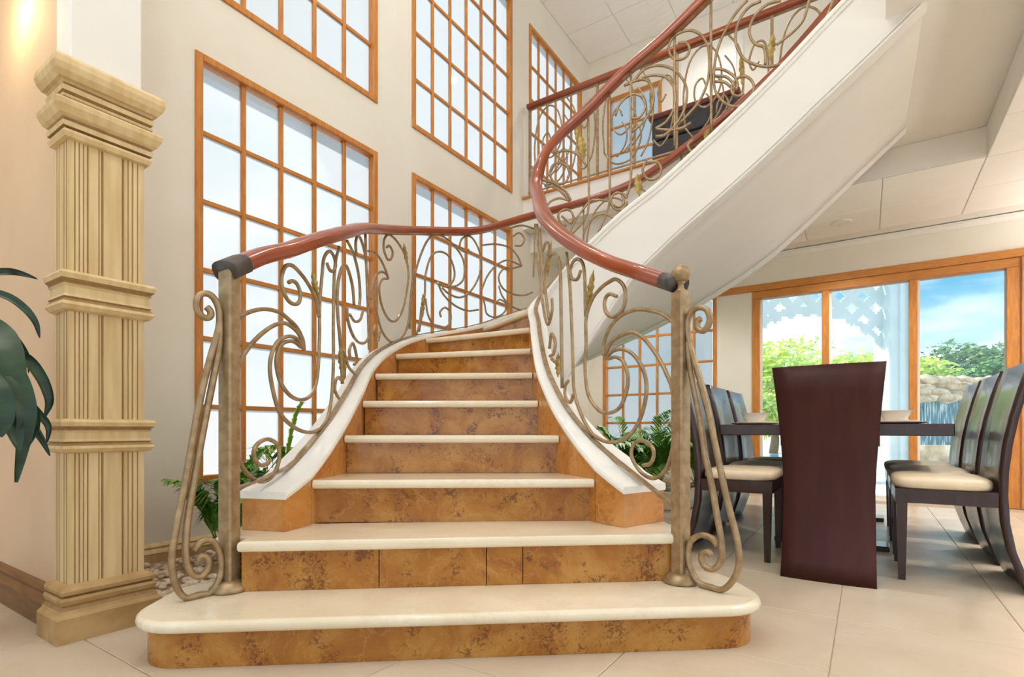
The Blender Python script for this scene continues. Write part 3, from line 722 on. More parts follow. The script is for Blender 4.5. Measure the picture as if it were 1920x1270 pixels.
RT = .0084
railL = thing('stair_railing', 'outer curved railing with left newel, bronze scrolls and mahogany rail', 'railing', (-.982, 1.853, FIRST))
railR = thing('stair_railing', 'inner curved railing with ball-topped right newel and bronze scrolls', 'railing', (.6166, 1.950, FIRST))
oL, oR = Vector((-.982, 1.853, FIRST)), Vector((.6166, 1.950, FIRST))
def scroll(parent, origin, path, pts, lo=0, hi=99, r=RT, per=5):
    P = [on_path(path, x, y, lo, hi) for x, y in pts]
    return part('scroll', *tube_vf(catmull(P, per), r, 6), M['bronze'], parent, smooth=True, origin=origin)
def castleaf(parent, origin, path, b, t, w, lo=0, hi=99):
    B, Tt = on_path(path, *b, lo, hi), on_path(path, *t, lo, hi)
    return part('cast_leaf', *leaf_vf(B, Tt, w, (-B.x, -B.y, 0)), M['gold'], parent, origin=origin)
for parent, origin, path, tab, fz, top, n1 in ((railL, oL, PATH_L, HL, Lz, 1.29, 18), (railR, oR, PATH_R, HR, Rz, 1.24, 18)):
    pts = [Vector((x, y, railz(tab, n))) for n, x, y in path]
    pts = catmull(pts, 3)
    body = pts[1:]
    if parent is railL: pathL_pts = pts[:3]
    else: pathR_pts = pts[:3]
    part('handrail', *sweep(body, HPROF), M['mahog'], parent, smooth=True, origin=origin).data.set_sharp_from_angle(angle=math.radians(40))
    part('rail_channel', *sweep([p - Vector((0, 0, .031)) for p in body], [(-.014, -.004), (.014, -.004), (.014, .004), (-.014, .004)]), M['bronze'], parent, origin=origin)
    # flat bar on top of the curb
    bar = [Vector((x, y, fz(n) + .010)) for n, x, y in path if n >= 2.9]
    st = Vector((path[0][1], path[0][2], .49 if parent is railL else .407))
    part('bottom_bar', *sweep(catmull([st] + bar, 2), BPROF), M['bronze'], parent, origin=origin)
# newel posts
def newel(parent, origin, x, y, ztop, rot):
    c, s = math.cos(rot), math.sin(rot); h = .0265
    b = .006
    sec = [(-h + b, -h), (h - b, -h), (h, -h + b), (h, h - b), (h - b, h), (-h + b, h), (-h, h - b), (-h, -h + b)]
    V = [Vector((x + a * c - q * s, y + a * s + q * c, z)) for z in (FIRST + .02, ztop) for a, q in sec]
    F = [(i, (i + 1) % 8, (i + 1) % 8 + 8, i + 8) for i in range(8)] + [tuple(range(7, -1, -1)), tuple(range(8, 16))]
    np_ = part('newel_post', V, F, M['bronze'], parent, origin=origin)
    V, F = lathe_vf([(.060, 0), (.064, .006), (.063, .014), (.054, .022), (.050, .030), (.040, .036), (.030, .040)], 24)
    part('post_foot', [Vector(v) + Vector((x, y, FIRST + .0005)) for v in V], F, M['bronze'], np_, smooth=True, origin=origin)
    return np_
newel(railL, oL, -.982, 1.853, 1.258, math.radians(-14)); postR = newel(railR, oR, .6166, 1.950, 1.206, math.radians(32))
# left post: dark rounded rail end
cap_pts = [p + (pathL_pts[0] - pathL_pts[1]).normalized() * k for p, k in ((pathL_pts[0], .030), (pathL_pts[0], .022), (pathL_pts[0], .0), (pathL_pts[1], .0))]
part('rail_end', *sweep(cap_pts, [(a * 1.06, b * 1.1) for a, b in HPROF]), M['darkcap'], railL, smooth=True, origin=oL)
# right post: collar, neck and ball finial
V, F = lathe_vf([(.020, 0), (.022, .006), (.014, .012), (.010, .026), (.014, .034), (.018, .038)], 16)
part('finial_neck', [Vector(v) + Vector((.6166, 1.950, 1.206)) for v in V], F, M['bronze'], postR, smooth=True, origin=oR)
part('ball_finial', *sphere_vf(.034, (.6166, 1.950, 1.206 + .068)), M['bronze'], postR, smooth=True, origin=oR)
bp = [pathR_pts[0] + (pathR_pts[1] - pathR_pts[0]) * k for k in (.12, .5, 1.0)]
part('rail_end', *sweep(bp, [(a * 1.05, b * 1.05) for a, b in HPROF]), M['darkcap'], railR, smooth=True, origin=oR)
# front scroll brackets, each in an upright plane splayed from its post
def bracket(parent, origin, px0, dirv, pts, r):
    d = Vector(dirv).normalized(); P = [(0, px0.x, px0.y), (1, px0.x + d.x * .5, px0.y + d.y * .5)]
    Q = [(-.15, px0.x - d.x * .075, px0.y - d.y * .075)] + P
    W = [on_path(Q, x, y, -9, 99) for x, y in pts]
    W = [Vector((p.x, p.y, max(p.z, FIRST + r))) for p in W]
    part('scroll', *tube_vf(catmull(W, 5), r, 6), M['bronze'], parent, smooth=True, origin=origin)
dl, dr = (-.62, -.78), (.62, -.78)
pl, prr = Vector((-.993, 1.824)), Vector((.632, 1.928))
bracket(railL, oL, pl, dl, [(387,576),(394,583),(395,592),(388,597),(376,591),(369,576),(371,559),(380,551),(394,553),(405,566),(411,585),(411,611),(404,640),(394,673),(375,751),(348,902),(328,1003),(322,1058),(330,1099),(348,1124),(373,1129),(398,1114),(413,1079),(413,1043),(400,1016),(379,1015),(364,1033)], .0112)
bracket(railL, oL, pl, dl, [(412,600),(411,650),(398,720),(383,796),(364,902),(351,983),(349,1048),(360,1076),(378,1081),(391,1064),(389,1046),(376,1043),(371,1053)], .0112)
bracket(railR, oR, prr, dr, [(1314,597),(1308,603),(1308,615),(1317,621),(1327,612),(1331,597),(1325,581),(1308,577),(1295,587),(1289,606),(1290,628),(1297,660),(1308,697),(1321,745),(1333,795),(1346,858),(1365,945),(1379,998),(1385,1033),(1385,1064),(1374,1089),(1355,1106),(1333,1108),(1309,1092),(1294,1064),(1290,1036),(1296,1014),(1314,1004),(1333,1009),(1345,1024)], .0112)
bracket(railR, oR, prr, dr, [(1290,640),(1293,682),(1302,732),(1314,795),(1323,858),(1332,897),(1346,976),(1353,1020),(1352,1051),(1339,1067),(1324,1064),(1316,1052),(1317,1039),(1327,1035),(1333,1042)], .0112)

# outer railing ironwork, traced on the railing surface
S_L = [
 [(436,606),(453,592),(475,583),(498,580),(524,586),(542,600),(557,615),(568,638),(570,656)],
 [(570,651),(561,628),(547,613),(530,606),(507,614),(479,637),(454,671),(439,713),(436,742),(437,798),(442,847),(459,883),(482,902),(502,900),(517,883),(524,855),(519,833),(502,824),(485,831),(476,847),(479,864),(490,873),(502,869),(506,864)],
 [(564,651),(553,642),(541,640),(527,647),(519,668),(519,691),(527,719),(544,742),(564,750),(581,743),(592,722),(597,685),(599,628),(599,594),(600,562),(604,514),(607,486),(613,474),(620,472),(627,484),(629,500),(624,509),(618,506),(613,494)],
 [(570,656),(558,637),(541,631),(522,640),(510,662),(506,693),(512,733),(524,773),(544,796),(564,808),(584,811),(604,803)],
 [(541,530),(548,527),(557,533),(563,550),(561,566),(552,571),(539,562),(529,538),(528,519),(535,500),(547,498),(561,510),(578,533),(592,562),(598,595)],
 [(636,463),(629,491),(626,538),(625,609),(625,685),(622,742),(615,781),(604,801)],
 [(642,720),(639,656),(633,585),(633,538),(639,507),(646,497),(653,507),(661,538),(664,573)],
 [(651,452),(663,477),(672,514),(675,552),(673,580)],
 [(668,481),(667,455),(671,442),(678,453),(685,481),(689,526),(689,560)],
 [(650,576),(652,600),(661,628),(672,642),(684,643),(692,632)],
 [(656,590),(665,603),(675,600),(680,585)],
 [(657,675),(655,657),(661,644),(666,656),(669,677),(664,684)],
 [(644,656),(653,687),(665,701)],
 [(640,713),(634,708),(629,716),(628,733),(635,747)],
 [(685,439),(687,500),(690,580),(692,656)],
 [(691,471),(701,473),(713,486),(723,507),(728,523)],
 [(695,562),(698,538),(705,517),(715,510),(724,514),(728,522)],
 [(727,523),(717,524),(711,538),(713,562),(720,585),(731,601),(743,601),(755,581),(762,550),(766,514),(760,481),(748,458),(736,444),(727,440),(720,451),(720,470),(727,487),(734,484),(736,472),(730,461),(725,464)],
 [(705,526),(703,562),(708,595),(717,623),(731,640),(743,640),(757,628),(766,604),(770,562),(776,503)],
 [(705,609),(701,623),(705,640),(710,636),(712,622)],
 [(768,617),(772,560),(778,515),(792,470),(806,446),(823,441),(847,456),(868,486),(870,519),(858,535),(835,538),(821,531)],
 [(786,622),(796,556),(798,515),(808,482),(823,472),(841,480),(851,503),(851,523),(839,540)],
 [(821,531),(831,552),(851,572),(876,583),(897,581)],
 [(829,540),(843,552),(864,558),(884,544),(899,515),(901,482),(892,456),(880,443),(866,448),(862,464),(870,472),(879,468)],
 [(798,560),(802,589),(813,609),(831,615),(843,607),(845,589),(835,577),(825,585),(827,595)],
 [(905,460),(929,458),(954,464),(970,480),(978,499)],
 [(903,544),(913,519),(929,499),(950,488),(970,495),(978,499)],
 [(978,499),(962,503),(946,503),(935,519),(942,540),(962,552),(983,554),(999,548)],
 [(935,536),(942,556),(958,574),(980,583)],
 [(905,555),(909,572),(913,589),(929,595),(946,585),(948,570),(937,562),(928,570)],
 [(954,429),(978,423),(1001,429)],
 [(962,443),(974,437),(983,448),(978,460),(966,461)],
 [(1000,520),(1002,470),(1003,420)],
 [(781,628),(787,604),(790,575)],
]
for s in S_L: scroll(railL, oL, PATH_L, s, 0, 11)
for b, t, w in (((596,560), (585,506), .045), ((646,712), (637,650), .06), ((764,500), (757,455), .05), ((793,595), (793,550), .05), ((598,590), (590,545), .03)):
    castleaf(railL, oL, PATH_L, b, t, w, 0, 11)

# inner railing ironwork below the turn
S_R = [
 [(1157,556),(1142,552),(1134,564),(1136,585),(1150,595),(1167,581),(1173,556),(1169,536),(1155,524),(1140,530),(1126,541),(1110,562),(1099,597),(1099,646),(1097,691),(1103,740),(1122,769),(1142,775),(1163,763),(1175,732),(1177,704),(1169,679),(1155,670),(1140,673)],
 [(1134,673),(1150,658),(1171,656),(1191,669),(1208,699),(1212,736),(1202,781),(1183,814),(1159,828),(1134,828),(1110,814)],
 [(1134,667),(1146,642),(1167,628),(1187,624),(1208,636),(1232,667),(1249,699),(1261,732),(1266,790),(1261,843),(1249,880),(1228,897),(1204,888),(1185,859),(1187,835),(1202,826),(1220,835),(1226,851),(1220,869),(1206,873)],
 [(1132,667),(1132,646),(1142,617),(1163,593),(1191,581),(1220,583),(1245,591),(1266,608)],
 [(1089,507),(1083,523),(1073,523),(1069,507),(1077,488),(1090,490),(1096,515),(1098,593)],
 [(1062,474),(1069,544),(1074,667),(1077,736),(1093,785),(1113,818)],
 [(1022,552),(1023,503),(1032,480),(1042,478),(1050,499),(1052,585),(1054,728)],
 [(1007,421),(1011,503),(1019,577),(1027,609),(1035,585),(1035,560)],
 [(1030,654),(1034,626),(1041,642),(1038,663),(1031,668)],
 [(1034,673),(1042,679),(1048,667)],
 [(1066,714),(1060,724),(1060,744),(1069,755),(1075,740)],
 [(1012,430),(1018,500),(1024,560),(1030,600)],
 [(1018,470),(1024,455),(1030,462),(1028,480)],
]
for s in S_R: scroll(railR, oR, PATH_R, s, 0, 8.2)
for b, t, w in (((1101,578), (1113,506), .05), ((1046,708), (1047,660), .05), ((1026,520), (1034,450), .03)):
    castleaf(railR, oR, PATH_R, b, t, w, 0, 8.2)
# inner railing above the turn
S_U = [
 [(1103,218),(1103,300),(1104,383),(1096,411),(1072,440)],
 [(1143,170),(1143,280),(1143,372),(1137,400),(1121,439)],
 [(1183,135),(1183,230),(1183,330),(1175,370)],
 [(1265,62),(1265,170),(1265,273)],
 [(1333,-5),(1333,120),(1334,248)],
 [(1015,338),(1041,345),(1061,360),(1070,376)],
 [(1021,348),(1043,353),(1058,366),(1068,378)],
 [(1018,400),(1030,380),(1048,372),(1066,376)],
 [(1068,325),(1062,340),(1049,345),(1036,338),(1031,325),(1037,310),(1050,306),(1063,312),(1068,325)],
 [(1053,405),(1060,411),(1070,418),(1075,408),(1070,396),(1058,393),(1047,402),(1050,416),(1062,424)],
 [(1068,440),(1076,418),(1091,396),(1106,378),(1121,375),(1139,377)],
 [(1094,441),(1104,418),(1119,404),(1136,402),(1153,411)],
 [(1176,378),(1170,392),(1158,394),(1147,385),(1146,372),(1155,362),(1168,364),(1175,372)],
 [(1150,385),(1162,388),(1170,378),(1166,366)],
 [(1040,288),(1060,282),(1080,288),(1092,300),(1100,312)],
 [(1154,217),(1163,194),(1184,177),(1203,182),(1210,201),(1199,220),(1184,222)],
 [(1170,161),(1194,151),(1213,151),(1224,170),(1224,196),(1208,227),(1184,248)],
 [(1187,154),(1208,130),(1236,123),(1265,132),(1284,156),(1288,180),(1281,210),(1265,236),(1246,253),(1229,256)],
 [(1195,152),(1217,142),(1246,144),(1262,161),(1267,184),(1262,208),(1248,229),(1229,241)],
 [(1229,241),(1255,244),(1278,240),(1296,230)],
 [(1272,81),(1286,80),(1293,92),(1286,107),(1269,112),(1256,102),(1255,83),(1267,66),(1291,57),(1312,64),(1326,83),(1330,113),(1328,146),(1319,175),(1305,198),(1272,234)],
 [(1337,129),(1357,131),(1376,143),(1383,158),(1380,168)],
 [(1341,143),(1361,144),(1374,156),(1378,166)],
 [(1341,153),(1358,154),(1370,163)],
 [(1395,175),(1386,180),(1376,178),(1371,168),(1376,154),(1388,144),(1402,145),(1412,156),(1413,170),(1406,186),(1392,197),(1376,200),(1359,193),(1345,178),(1339,160),(1339,133),(1343,102),(1353,72),(1370,39),(1388,14),(1402,0)],
 [(1427,2),(1406,12),(1390,31),(1381,53),(1379,76),(1384,94),(1396,111),(1415,121),(1439,125),(1464,120),(1484,108),(1505,90)],
 [(1464,1),(1439,8),(1419,25),(1409,41),(1405,59),(1409,74),(1419,84),(1431,88),(1435,102),(1435,121)],
 [(1518,0),(1513,18),(1505,39),(1490,57),(1472,72),(1456,84)],
 [(1562,0),(1556,20),(1544,43),(1529,59)],
 [(1212,300),(1205,320),(1215,336),(1232,334),(1240,318),(1232,304),(1218,304)],
 [(1300,262),(1290,272),(1296,284),(1308,280)],
]
for s in S_U: scroll(railR, oR, PATH_R, s, 8.2, 18)
for b, t, w in (((1095,300), (1088,250), .09), ((1199,368), (1195,325), .09), ((1322,262), (1330,240), .07), ((1444,112), (1450,62), .07)):
    castleaf(railR, oR, PATH_R, b, t, w, 8.2, 18)

# far part of the outer railing: plain repeats of the scroll motif
def rail_point(path, tab, fz, n, h):
    i = 0
    while i < len(path) - 2 and n > path[i + 1][0]: i += 1
    t = (n - path[i][0]) / (path[i + 1][0] - path[i][0])
    x = path[i][1] + (path[i + 1][1] - path[i][1]) * t; y = path[i][2] + (path[i + 1][2] - path[i][2]) * t
    z0, z1 = fz(n) + .012, railz(tab, n) - .03
    return Vector((x, y, z0 + (z1 - z0) * h))
MOTIF = [[(.05, .0), (.05, 1.0)],
         [(.35, .55), (.30, .65), (.22, .60), (.22, .45), (.34, .35), (.48, .45), (.52, .65), (.45, .88), (.30, .97), (.15, .85), (.08, .55), (.10, .2)],
         [(.10, .2), (.25, .05), (.48, .06), (.60, .25), (.56, .40), (.48, .36), (.46, .26)],
         [(.60, .98), (.72, .80), (.76, .50), (.70, .20), (.60, .05)],
         [(.92, .62), (.86, .56), (.82, .66), (.88, .80), (.98, .78), (1.02, .55), (.98, .25), (.86, .10), (.76, .18)]]
for k in range(4):
    for s in (MOTIF[0], MOTIF[1], MOTIF[3]):
        P = [rail_point(PATH_L, HL, Lz, 11.2 + k * 1.7 + a * 1.6, b) for a, b in s]
        part('scroll', *tube_vf(catmull(P, 5) if len(P) > 2 else P, RT, 6), M['bronze'], railL, smooth=True, origin=oL)

# balcony railing and floor edge upstairs
bal = room_thing('balcony_railing', 'straight upstairs balcony railing with mahogany rail and bronze scrolls', 'railing', 0.05, 3.61, FL2)
part('handrail', *sweep([Vector((0.0, 0, .975)), Vector((1.6, 0, .975)), Vector((3.3, 0, .975))], HPROF), M['mahog'], bal, smooth=True)
part('rail_channel', *tube_vf([Vector((0.0, 0, .945)), Vector((3.3, 0, .945))], .010, 4), M['bronze'], bal)
part('bottom_bar', *tube_vf([Vector((0.0, 0, .06)), Vector((3.3, 0, .06))], .009, 4), M['bronze'], bal)
for k in range(5):
    x0 = .02 + k * .78
    box('baluster_post', x0 - .011, x0 + .011, -.011, .011, 0.012, .945, M['bronze'], bal)
    if k == 4: break
    for s in MOTIF[1:]:
        P = [Vector((x0 + .74 * a, 0, .06 + .88 * b)) for a, b in s]
        part('scroll', *tube_vf(catmull(P, 5), RT, 6), M['bronze'], bal, smooth=True)
    for c in (.16, .22, .28):
        P = [Vector((x0 + .05 + c * 1.6 * math.sin(a), 0, .12 + c * 1.6 * (1 - math.cos(a)) * .9)) for a in [math.pi * q / 10 for q in range(2, 8)]]
        part('scroll', *tube_vf(catmull(P, 4), RT * .9, 6), M['bronze'], bal, smooth=True)
    part('cast_leaf', *leaf_vf((x0 + .56, -.012, .42), (x0 + .54, -.012, .72), .07, (0, -1, 0)), M['gold'], bal)
o = box('trim_balcony', 0.0, 3.13, 3.555, 3.64, FL2 - .01, FL2 + .012, M['wood_h'], bev=.004); o.matrix_world = ROOM
tag(o, 'tan wood nosing along the edge of the upstairs balcony', 'trim', kind='structure')

# ------------------------------------------------------------------ dining table and chairs
TZ = 0.735
tab = room_thing('dining_table', 'dark espresso dining table with thick square-edged top', 'table', 2.87, 3.20)
box('tabletop', -.55, .55, -1.05, 1.05, TZ - .062, TZ, M['espresso'], tab, bev=.004)
for y in (-.80, .80): box('apron', -.24, .24, y - .012, y + .012, TZ - .125, TZ - .062, M['espresso'], tab)
for x in (-.24, .24): box('apron', x - .012, x + .012, -.788, .788, TZ - .125, TZ - .062, M['espresso'], tab)
for y in (-.60, .60):
    box('pedestal', -.22, .22, y - .05, y + .05, .03, TZ - .062, M['espresso'], tab, bev=.006)
    box('pedestal_foot', -.30, .30, y - .09, y + .09, 0, .03, M['espresso'], tab, bev=.005)

def chair_meshes(back_mat, wt, wm, wb, tag_):
    """local frame: +y is where the sitter looks, back panel at y<0; returns part name -> mesh"""
    out = {}
    prof = [(0.0, -.085), (.08, -.055), (.18, -.022), (.30, -.002), (.42, .004), (.52, .002), (.64, -.010), (.76, -.030), (.88, -.058), (1.0, -.092)]
    prof = [(a * 1.005, b) for a, b in prof]; V, F = [], []; th = .030; nx = 7
    def width(z):
        t = z / 1.005
        return wb + (wm - wb) * (t / .42) if t < .42 else wm + (wt - wm) * ((t - .42) / .58) ** 1.3
    for z, y in prof:
        w = width(z) / 2
        for k in range(nx):
            q = -1 + 2 * k / (nx - 1); V.append((q * w, y - .012 * (1 - q * q) - th / 2, z))
        for k in range(nx):
            q = -1 + 2 * k / (nx - 1); V.append((q * w, y - .012 * (1 - q * q) + th / 2, z))
    m_ = 2 * nx
    for i in range(len(prof) - 1):
        for k in range(nx - 1):
            a = i * m_ + k; F.append((a, a + 1, a + 1 + m_, a + m_)); b = a + nx; F.append((b, b + m_, b + m_ + 1, b + 1))
        a = i * m_; F.append((a, a + m_, a + m_ + nx, a + nx)); a += nx - 1; F.append((a, a + nx, a + nx + m_, a + m_))
    for base in (0, (len(prof) - 1) * m_):
        for k in range(nx - 1): F.append((base + k, base + nx + k, base + nx + k + 1, base + k + 1))
    out['back_panel'] = mesh_from('back_panel', V, F, back_mat)
    for p in out['back_panel'].polygons: p.use_smooth = len(p.vertices) == 4 and p.area > .002
    a0, b0 = wm / 2, .42
    fr = [boxvf(-a0, a0, .36, .384, .365, .43), boxvf(-a0, -a0 + .024, .02, .36, .365, .43), boxvf(a0 - .024, a0, .02, .36, .365, .43)]
    out['seat_frame'] = mesh_from('seat_frame', *join_vf(fr), M['espresso'])
    V, F = [], []
    for z, s_, t_ in ((0.0, .014, .014), (.30, .020, .020), (.366, .021, .021)):
        V += [(-s_, -t_, z), (s_, -t_, z), (s_, t_, z), (-s_, t_, z)]
    for i in range(2):
        for k in range(4):
            a, b = i * 4 + k, i * 4 + (k + 1) % 4; F.append((a, b, b + 4, a + 4))
    F += [(3, 2, 1, 0), (8, 9, 10, 11)]
    out['leg'] = mesh_from('leg', V, F, M['espresso'])
    V, F = [], []; nr_ = 28; cxh, cyh, cyc = a0 + .006, .186, .2075
    for z, k in ((.431, .95), (.438, .985), (.450, 1.0), (.464, .995), (.474, .97), (.482, .90), (.488, .74), (.491, .45), (.492, .15)):
        for i in range(nr_):
            t = 2 * math.pi * i / nr_; c, s_ = math.cos(t), math.sin(t)
            V.append((cxh * k * math.copysign(abs(c) ** .35, c), cyc + cyh * k * math.copysign(abs(s_) ** .35, s_), z))
    for j in range(8):
        for i in range(nr_):
            p, q = j * nr_ + i, j * nr_ + (i + 1) % nr_; F.append((p, q, q + nr_, p + nr_))
    F += [tuple(range(nr_ - 1, -1, -1)), tuple(8 * nr_ + i for i in range(nr_))]
    cm = mesh_from('cushion', V, F, M['cushion'], True)
    out['cushion'] = cm
    return out, a0
def place_chair(meshes, a0, label, u, v, rz, group):
    c = room_thing('dining_chair', label, 'chair', u, v, 0, rz, group)
    inst('back_panel', meshes['back_panel'], c); inst('seat_frame', meshes['seat_frame'], c); inst('cushion', meshes['cushion'], c)
    for x in (-a0 + .024, a0 - .024): inst('leg', meshes['leg'], c, (x, .358, 0))
    return c
head_m, ha = chair_meshes(M['espresso2'], .455, .375, .385, 'h')
side_m, sa = chair_meshes(M['espresso'], .52, .47, .48, 's')
GRP = 'dining chairs around the dark table'
place_chair(head_m, ha, 'tall dark brown chair with its full-length back turned to the stairs', 2.905, 1.72, 0, GRP)
for k, v in enumerate((2.09, 2.70, 3.31)):
    place_chair(side_m, sa, ['right-hand side chair nearest the viewer, cream seat and black curved back', 'middle chair on the right side of the dining table', 'farthest chair on the right side of the dining table'][k], 3.555, v, math.pi / 2, GRP)
    place_chair(side_m, sa, ['left-hand side chair nearest the viewer, partly behind the newel scroll', 'middle chair on the left side of the dining table', 'farthest chair on the left side of the dining table'][k], 2.262, v, -math.pi / 2, GRP)

# place settings
def setting(u, v, where):
    V, F = lathe_vf([(.09, 0), (.135, .006), (.142, .012), (.138, .014), (.09, .008), (.001, .007)], 28)
    p = part('charger_plate', V, F, M['plate'], smooth=True); p.location = RM(u, v, TZ + .0005); tag(p, 'mauve charger plate on the table, ' + where, 'plate', 'charger plates')
    V, F = lathe_vf([(.07, 0), (.105, .005), (.112, .010), (.108, .012), (.07, .006), (.001, .005)], 28)
    q = part('dinner_plate', V, F, M['china'], smooth=True); q.location = RM(u, v, TZ + .0085); tag(q, 'cream dinner plate stacked on the charger, ' + where, 'plate', 'dinner plates')
    # squarish bowl with flared rim
    rings = [(.038, 0), (.046, .004), (.062, .030), (.076, .056), (.080, .060), (.076, .060), (.058, .032), (.040, .010)]
    V, F = [], []; sg = 24
    for r, z in rings:
        for k in range(sg):
            a = 2 * math.pi * k / sg; c, s_ = math.cos(a), math.sin(a); e_ = .55
            V.append((r * math.copysign(abs(c) ** e_, c), r * math.copysign(abs(s_) ** e_, s_), z))
    for i in range(len(rings) - 1):
        for k in range(sg):
            a, b = i * sg + k, i * sg + (k + 1) % sg; F.append((a, b, b + sg, a + sg))
    F += [tuple(range(sg - 1, -1, -1)), tuple((len(rings) - 1) * sg + k for k in range(sg))]
    b = part('square_bowl', V, F, M['china'], smooth=True); b.location = RM(u, v, TZ + .0145); b.rotation_euler.z = ANG; tag(b, 'cream square bowl on stacked plates, ' + where, 'bowl', 'cream bowls')
setting(2.47, 2.44, 'left of the tall-backed chair'); setting(3.19, 2.36, 'right of the tall-backed chair'); setting(3.19, 2.98, 'behind the nearer right setting')

# ------------------------------------------------------------------ upstairs furniture
sofa = room_thing('settee', 'charcoal upholstered settee upstairs with burgundy top rail', 'sofa', 1.66, 4.30, FL2)
for x in (-.34, .34):
    for y in (-.22, .22):
        part('leg', *[[(p[0] + x, p[1] + y, p[2]) for p in boxvf(-.02, .02, -.02, .02, 0, .14)[0]], boxvf(0, 1, 0, 1, 0, 1)[1]], M['iron'], sofa)
box('seat', -.40, .40, -.30, .30, .14, .42, M['sofa'], sofa, bev=.03, seg=2)
box('backrest', -.40, .40, -.30, -.18, .43, .64, M['sofa'], sofa, bev=.02, seg=2)
box('top_rail', -.43, .43, -.31, -.17, .64, .69, M['sofa_trim'], sofa, bev=.01)

# ------------------------------------------------------------------ planters and plants
def rock_mesh(name, r, mt, sq=.6, seed=0):
    rnd = random.Random(seed); bm = bmesh.new(); bmesh.ops.create_icosphere(bm, subdivisions=1, radius=r)
    for v in bm.verts: v.co *= rnd.uniform(.8, 1.2); v.co.z *= sq
    me = bpy.data.meshes.new(name); bm.to_mesh(me); bm.free(); me.materials.append(mt)
    for p in me.polygons: p.use_smooth = True
    return me
pl = room_thing('planter_bed', 'pebble planter bed between pillar and staircase', 'planter', 0.45, 0.65)
box('soil', -.40, .30, -.95, .28, .003, .03, M['soil'], pl)
box('stone_edge', .30, .36, -.95, -.15, .003, .055, M['cream'], pl, bev=.006)
rnd = random.Random(3); vf = []
for k in range(420):
    r = rnd.uniform(.010, .026); a, b = rnd.uniform(-.38, .28), rnd.uniform(-.93, .25)
    V, F = sphere_vf(r, (a, b, .032 + r * .3), 6, 4, .6); vf.append((V, F))
o = part('pebbles', *join_vf(vf), M['pebble'], pl, smooth=True); o['kind'] = 'stuff'
pr_ = room_thing('planter_bed', 'long planter bed with low rim under the grid window', 'planter', 0.95, 4.15)
box('soil', -.80, .74, -.72, .98, .003, .12, M['soil'], pr_)
for q in ((.74, .80, -.78, .98), (-.80, .74, -.78, -.72)): box('planter_rim', q[0], q[1], q[2], q[3], .003, .16, M['cream'], pr_, bev=.006)
ORD = 'first second third fourth fifth sixth seventh eighth ninth'.split()
for k in range(9):
    s_ = inst('rock', rock_mesh('rock', .05 + .015 * (k % 3), M['pebble'], .7, k), None, RM(.95 + .66 - (k % 2) * .09, 3.55 + k * .12, .12 + .03))
    tag(s_, 'pale rounded rock in the right planter, ' + ORD[k] + ' from the stairs', 'rock', 'rocks in the right planter')

def frond_vf(base, dirv, length, droop, nleaf, lw, ll, rnd):
    """arching palm frond: rachis plus folded leaflets"""
    d = Vector(dirv).normalized(); P = []
    for i in range(13):
        t = i / 12; P.append(Vector(base) + Vector((d.x, d.y, 0)) * (length * t * math.hypot(d.x, d.y) * (1 + .15 * t)) + Vector((0, 0, d.z * length * t - droop * length * t * t)))
    V, F = tube_vf(P, .0045, 4, .001)
    V = [Vector(v) for v in V]
    for i in range(nleaf):
        t = .18 + .82 * i / (nleaf - 1); k = min(11, int(t * 12)); f = t * 12 - k
        p = P[k] + (P[k + 1] - P[k]) * f; ax = (P[k + 1] - P[k]).normalized()
        sd = ax.cross(Vector((0, 0, 1)));
        if sd.length < 1e-3: sd = Vector((1, 0, 0))
        sd.normalize(); L_ = ll * (math.sin(min(1, t * 1.05) * math.pi * .86 + .25) * .8 + .25)
        for sg in (-1, 1):
            dv = (sd * sg * .8 + ax * .75 + Vector((0, 0, rnd.uniform(-.15, .2)))).normalized()
            mid = p + dv * L_ * .5 + Vector((0, 0, .012)); tip = p + dv * L_ - Vector((0, 0, .25 * L_))
            up = Vector((0, 0, 1)); w = dv.cross(up); w = w.normalized() * lw / 2 if w.length > 1e-4 else sd * lw / 2
            b = len(V); V += [p - w * .3, p + w * .3, mid + w, mid - w, tip]
            F += [(b, b + 1, b + 2, b + 3), (b + 3, b + 2, b + 4)]
    return V, F
def palm(label, x, y, z, nf, length, seed, mt, spread=1.0, lw=.018, ll=.20, up=1.0, az0=0, az1=360):
    rnd = random.Random(seed)
    p = thing('areca_palm', label, 'plant', (x, y, z), group='indoor palms')
    for k in range(4):
        a = rnd.uniform(0, 6.28); part('stem', *tube_vf([(.02 * math.cos(a), .02 * math.sin(a), -.02), (.03 * math.cos(a), .03 * math.sin(a), .10 * length)], .008, 6), M['stem'], p)
    for k in range(nf):
        a = math.radians(az0 + (az1 - az0) * (k + rnd.uniform(-.3, .3)) / nf); el = rnd.uniform(.7, 1.5) * up
        ln = length * rnd.uniform(.7, 1.1)
        part('frond', *frond_vf((.02 * math.cos(a), .02 * math.sin(a), .05), (math.cos(a) * spread, math.sin(a) * spread, el), ln, rnd.uniform(.38, .68), 16, lw, ll, rnd), mt, p, fix=False)
    return p
palm('small arching palm in the left planter beside the newel post', -1.46, 2.70, .03, 13, .95, 11, M['leaf'], ll=.17, az0=-150, az1=60, lw=.022, up=1.45, spread=.7)
palm('lime leaved palm seen through the left railing scroll', -1.32, 2.95, .03, 6, 1.2, 12, M['leaf_lime'], ll=.20, az0=-120, az1=60, spread=.42, lw=.022, up=1.5)
palm('dark green palm low in the left planter behind the stairs', -1.22, 3.28, .03, 6, .65, 18, M['leaf'], ll=.18, az0=-120, az1=60, spread=.42)
palm('bushy palm at the left end of the right planter', 1.12, 5.20, .12, 18, 1.25, 13, M['leaf'], ll=.24, lw=.030, spread=.65)
palm('bushy palm behind the right railing spiral', 1.42, 5.25, .12, 18, 1.28, 14, M['leaf'], ll=.24, lw=.030, spread=.65)
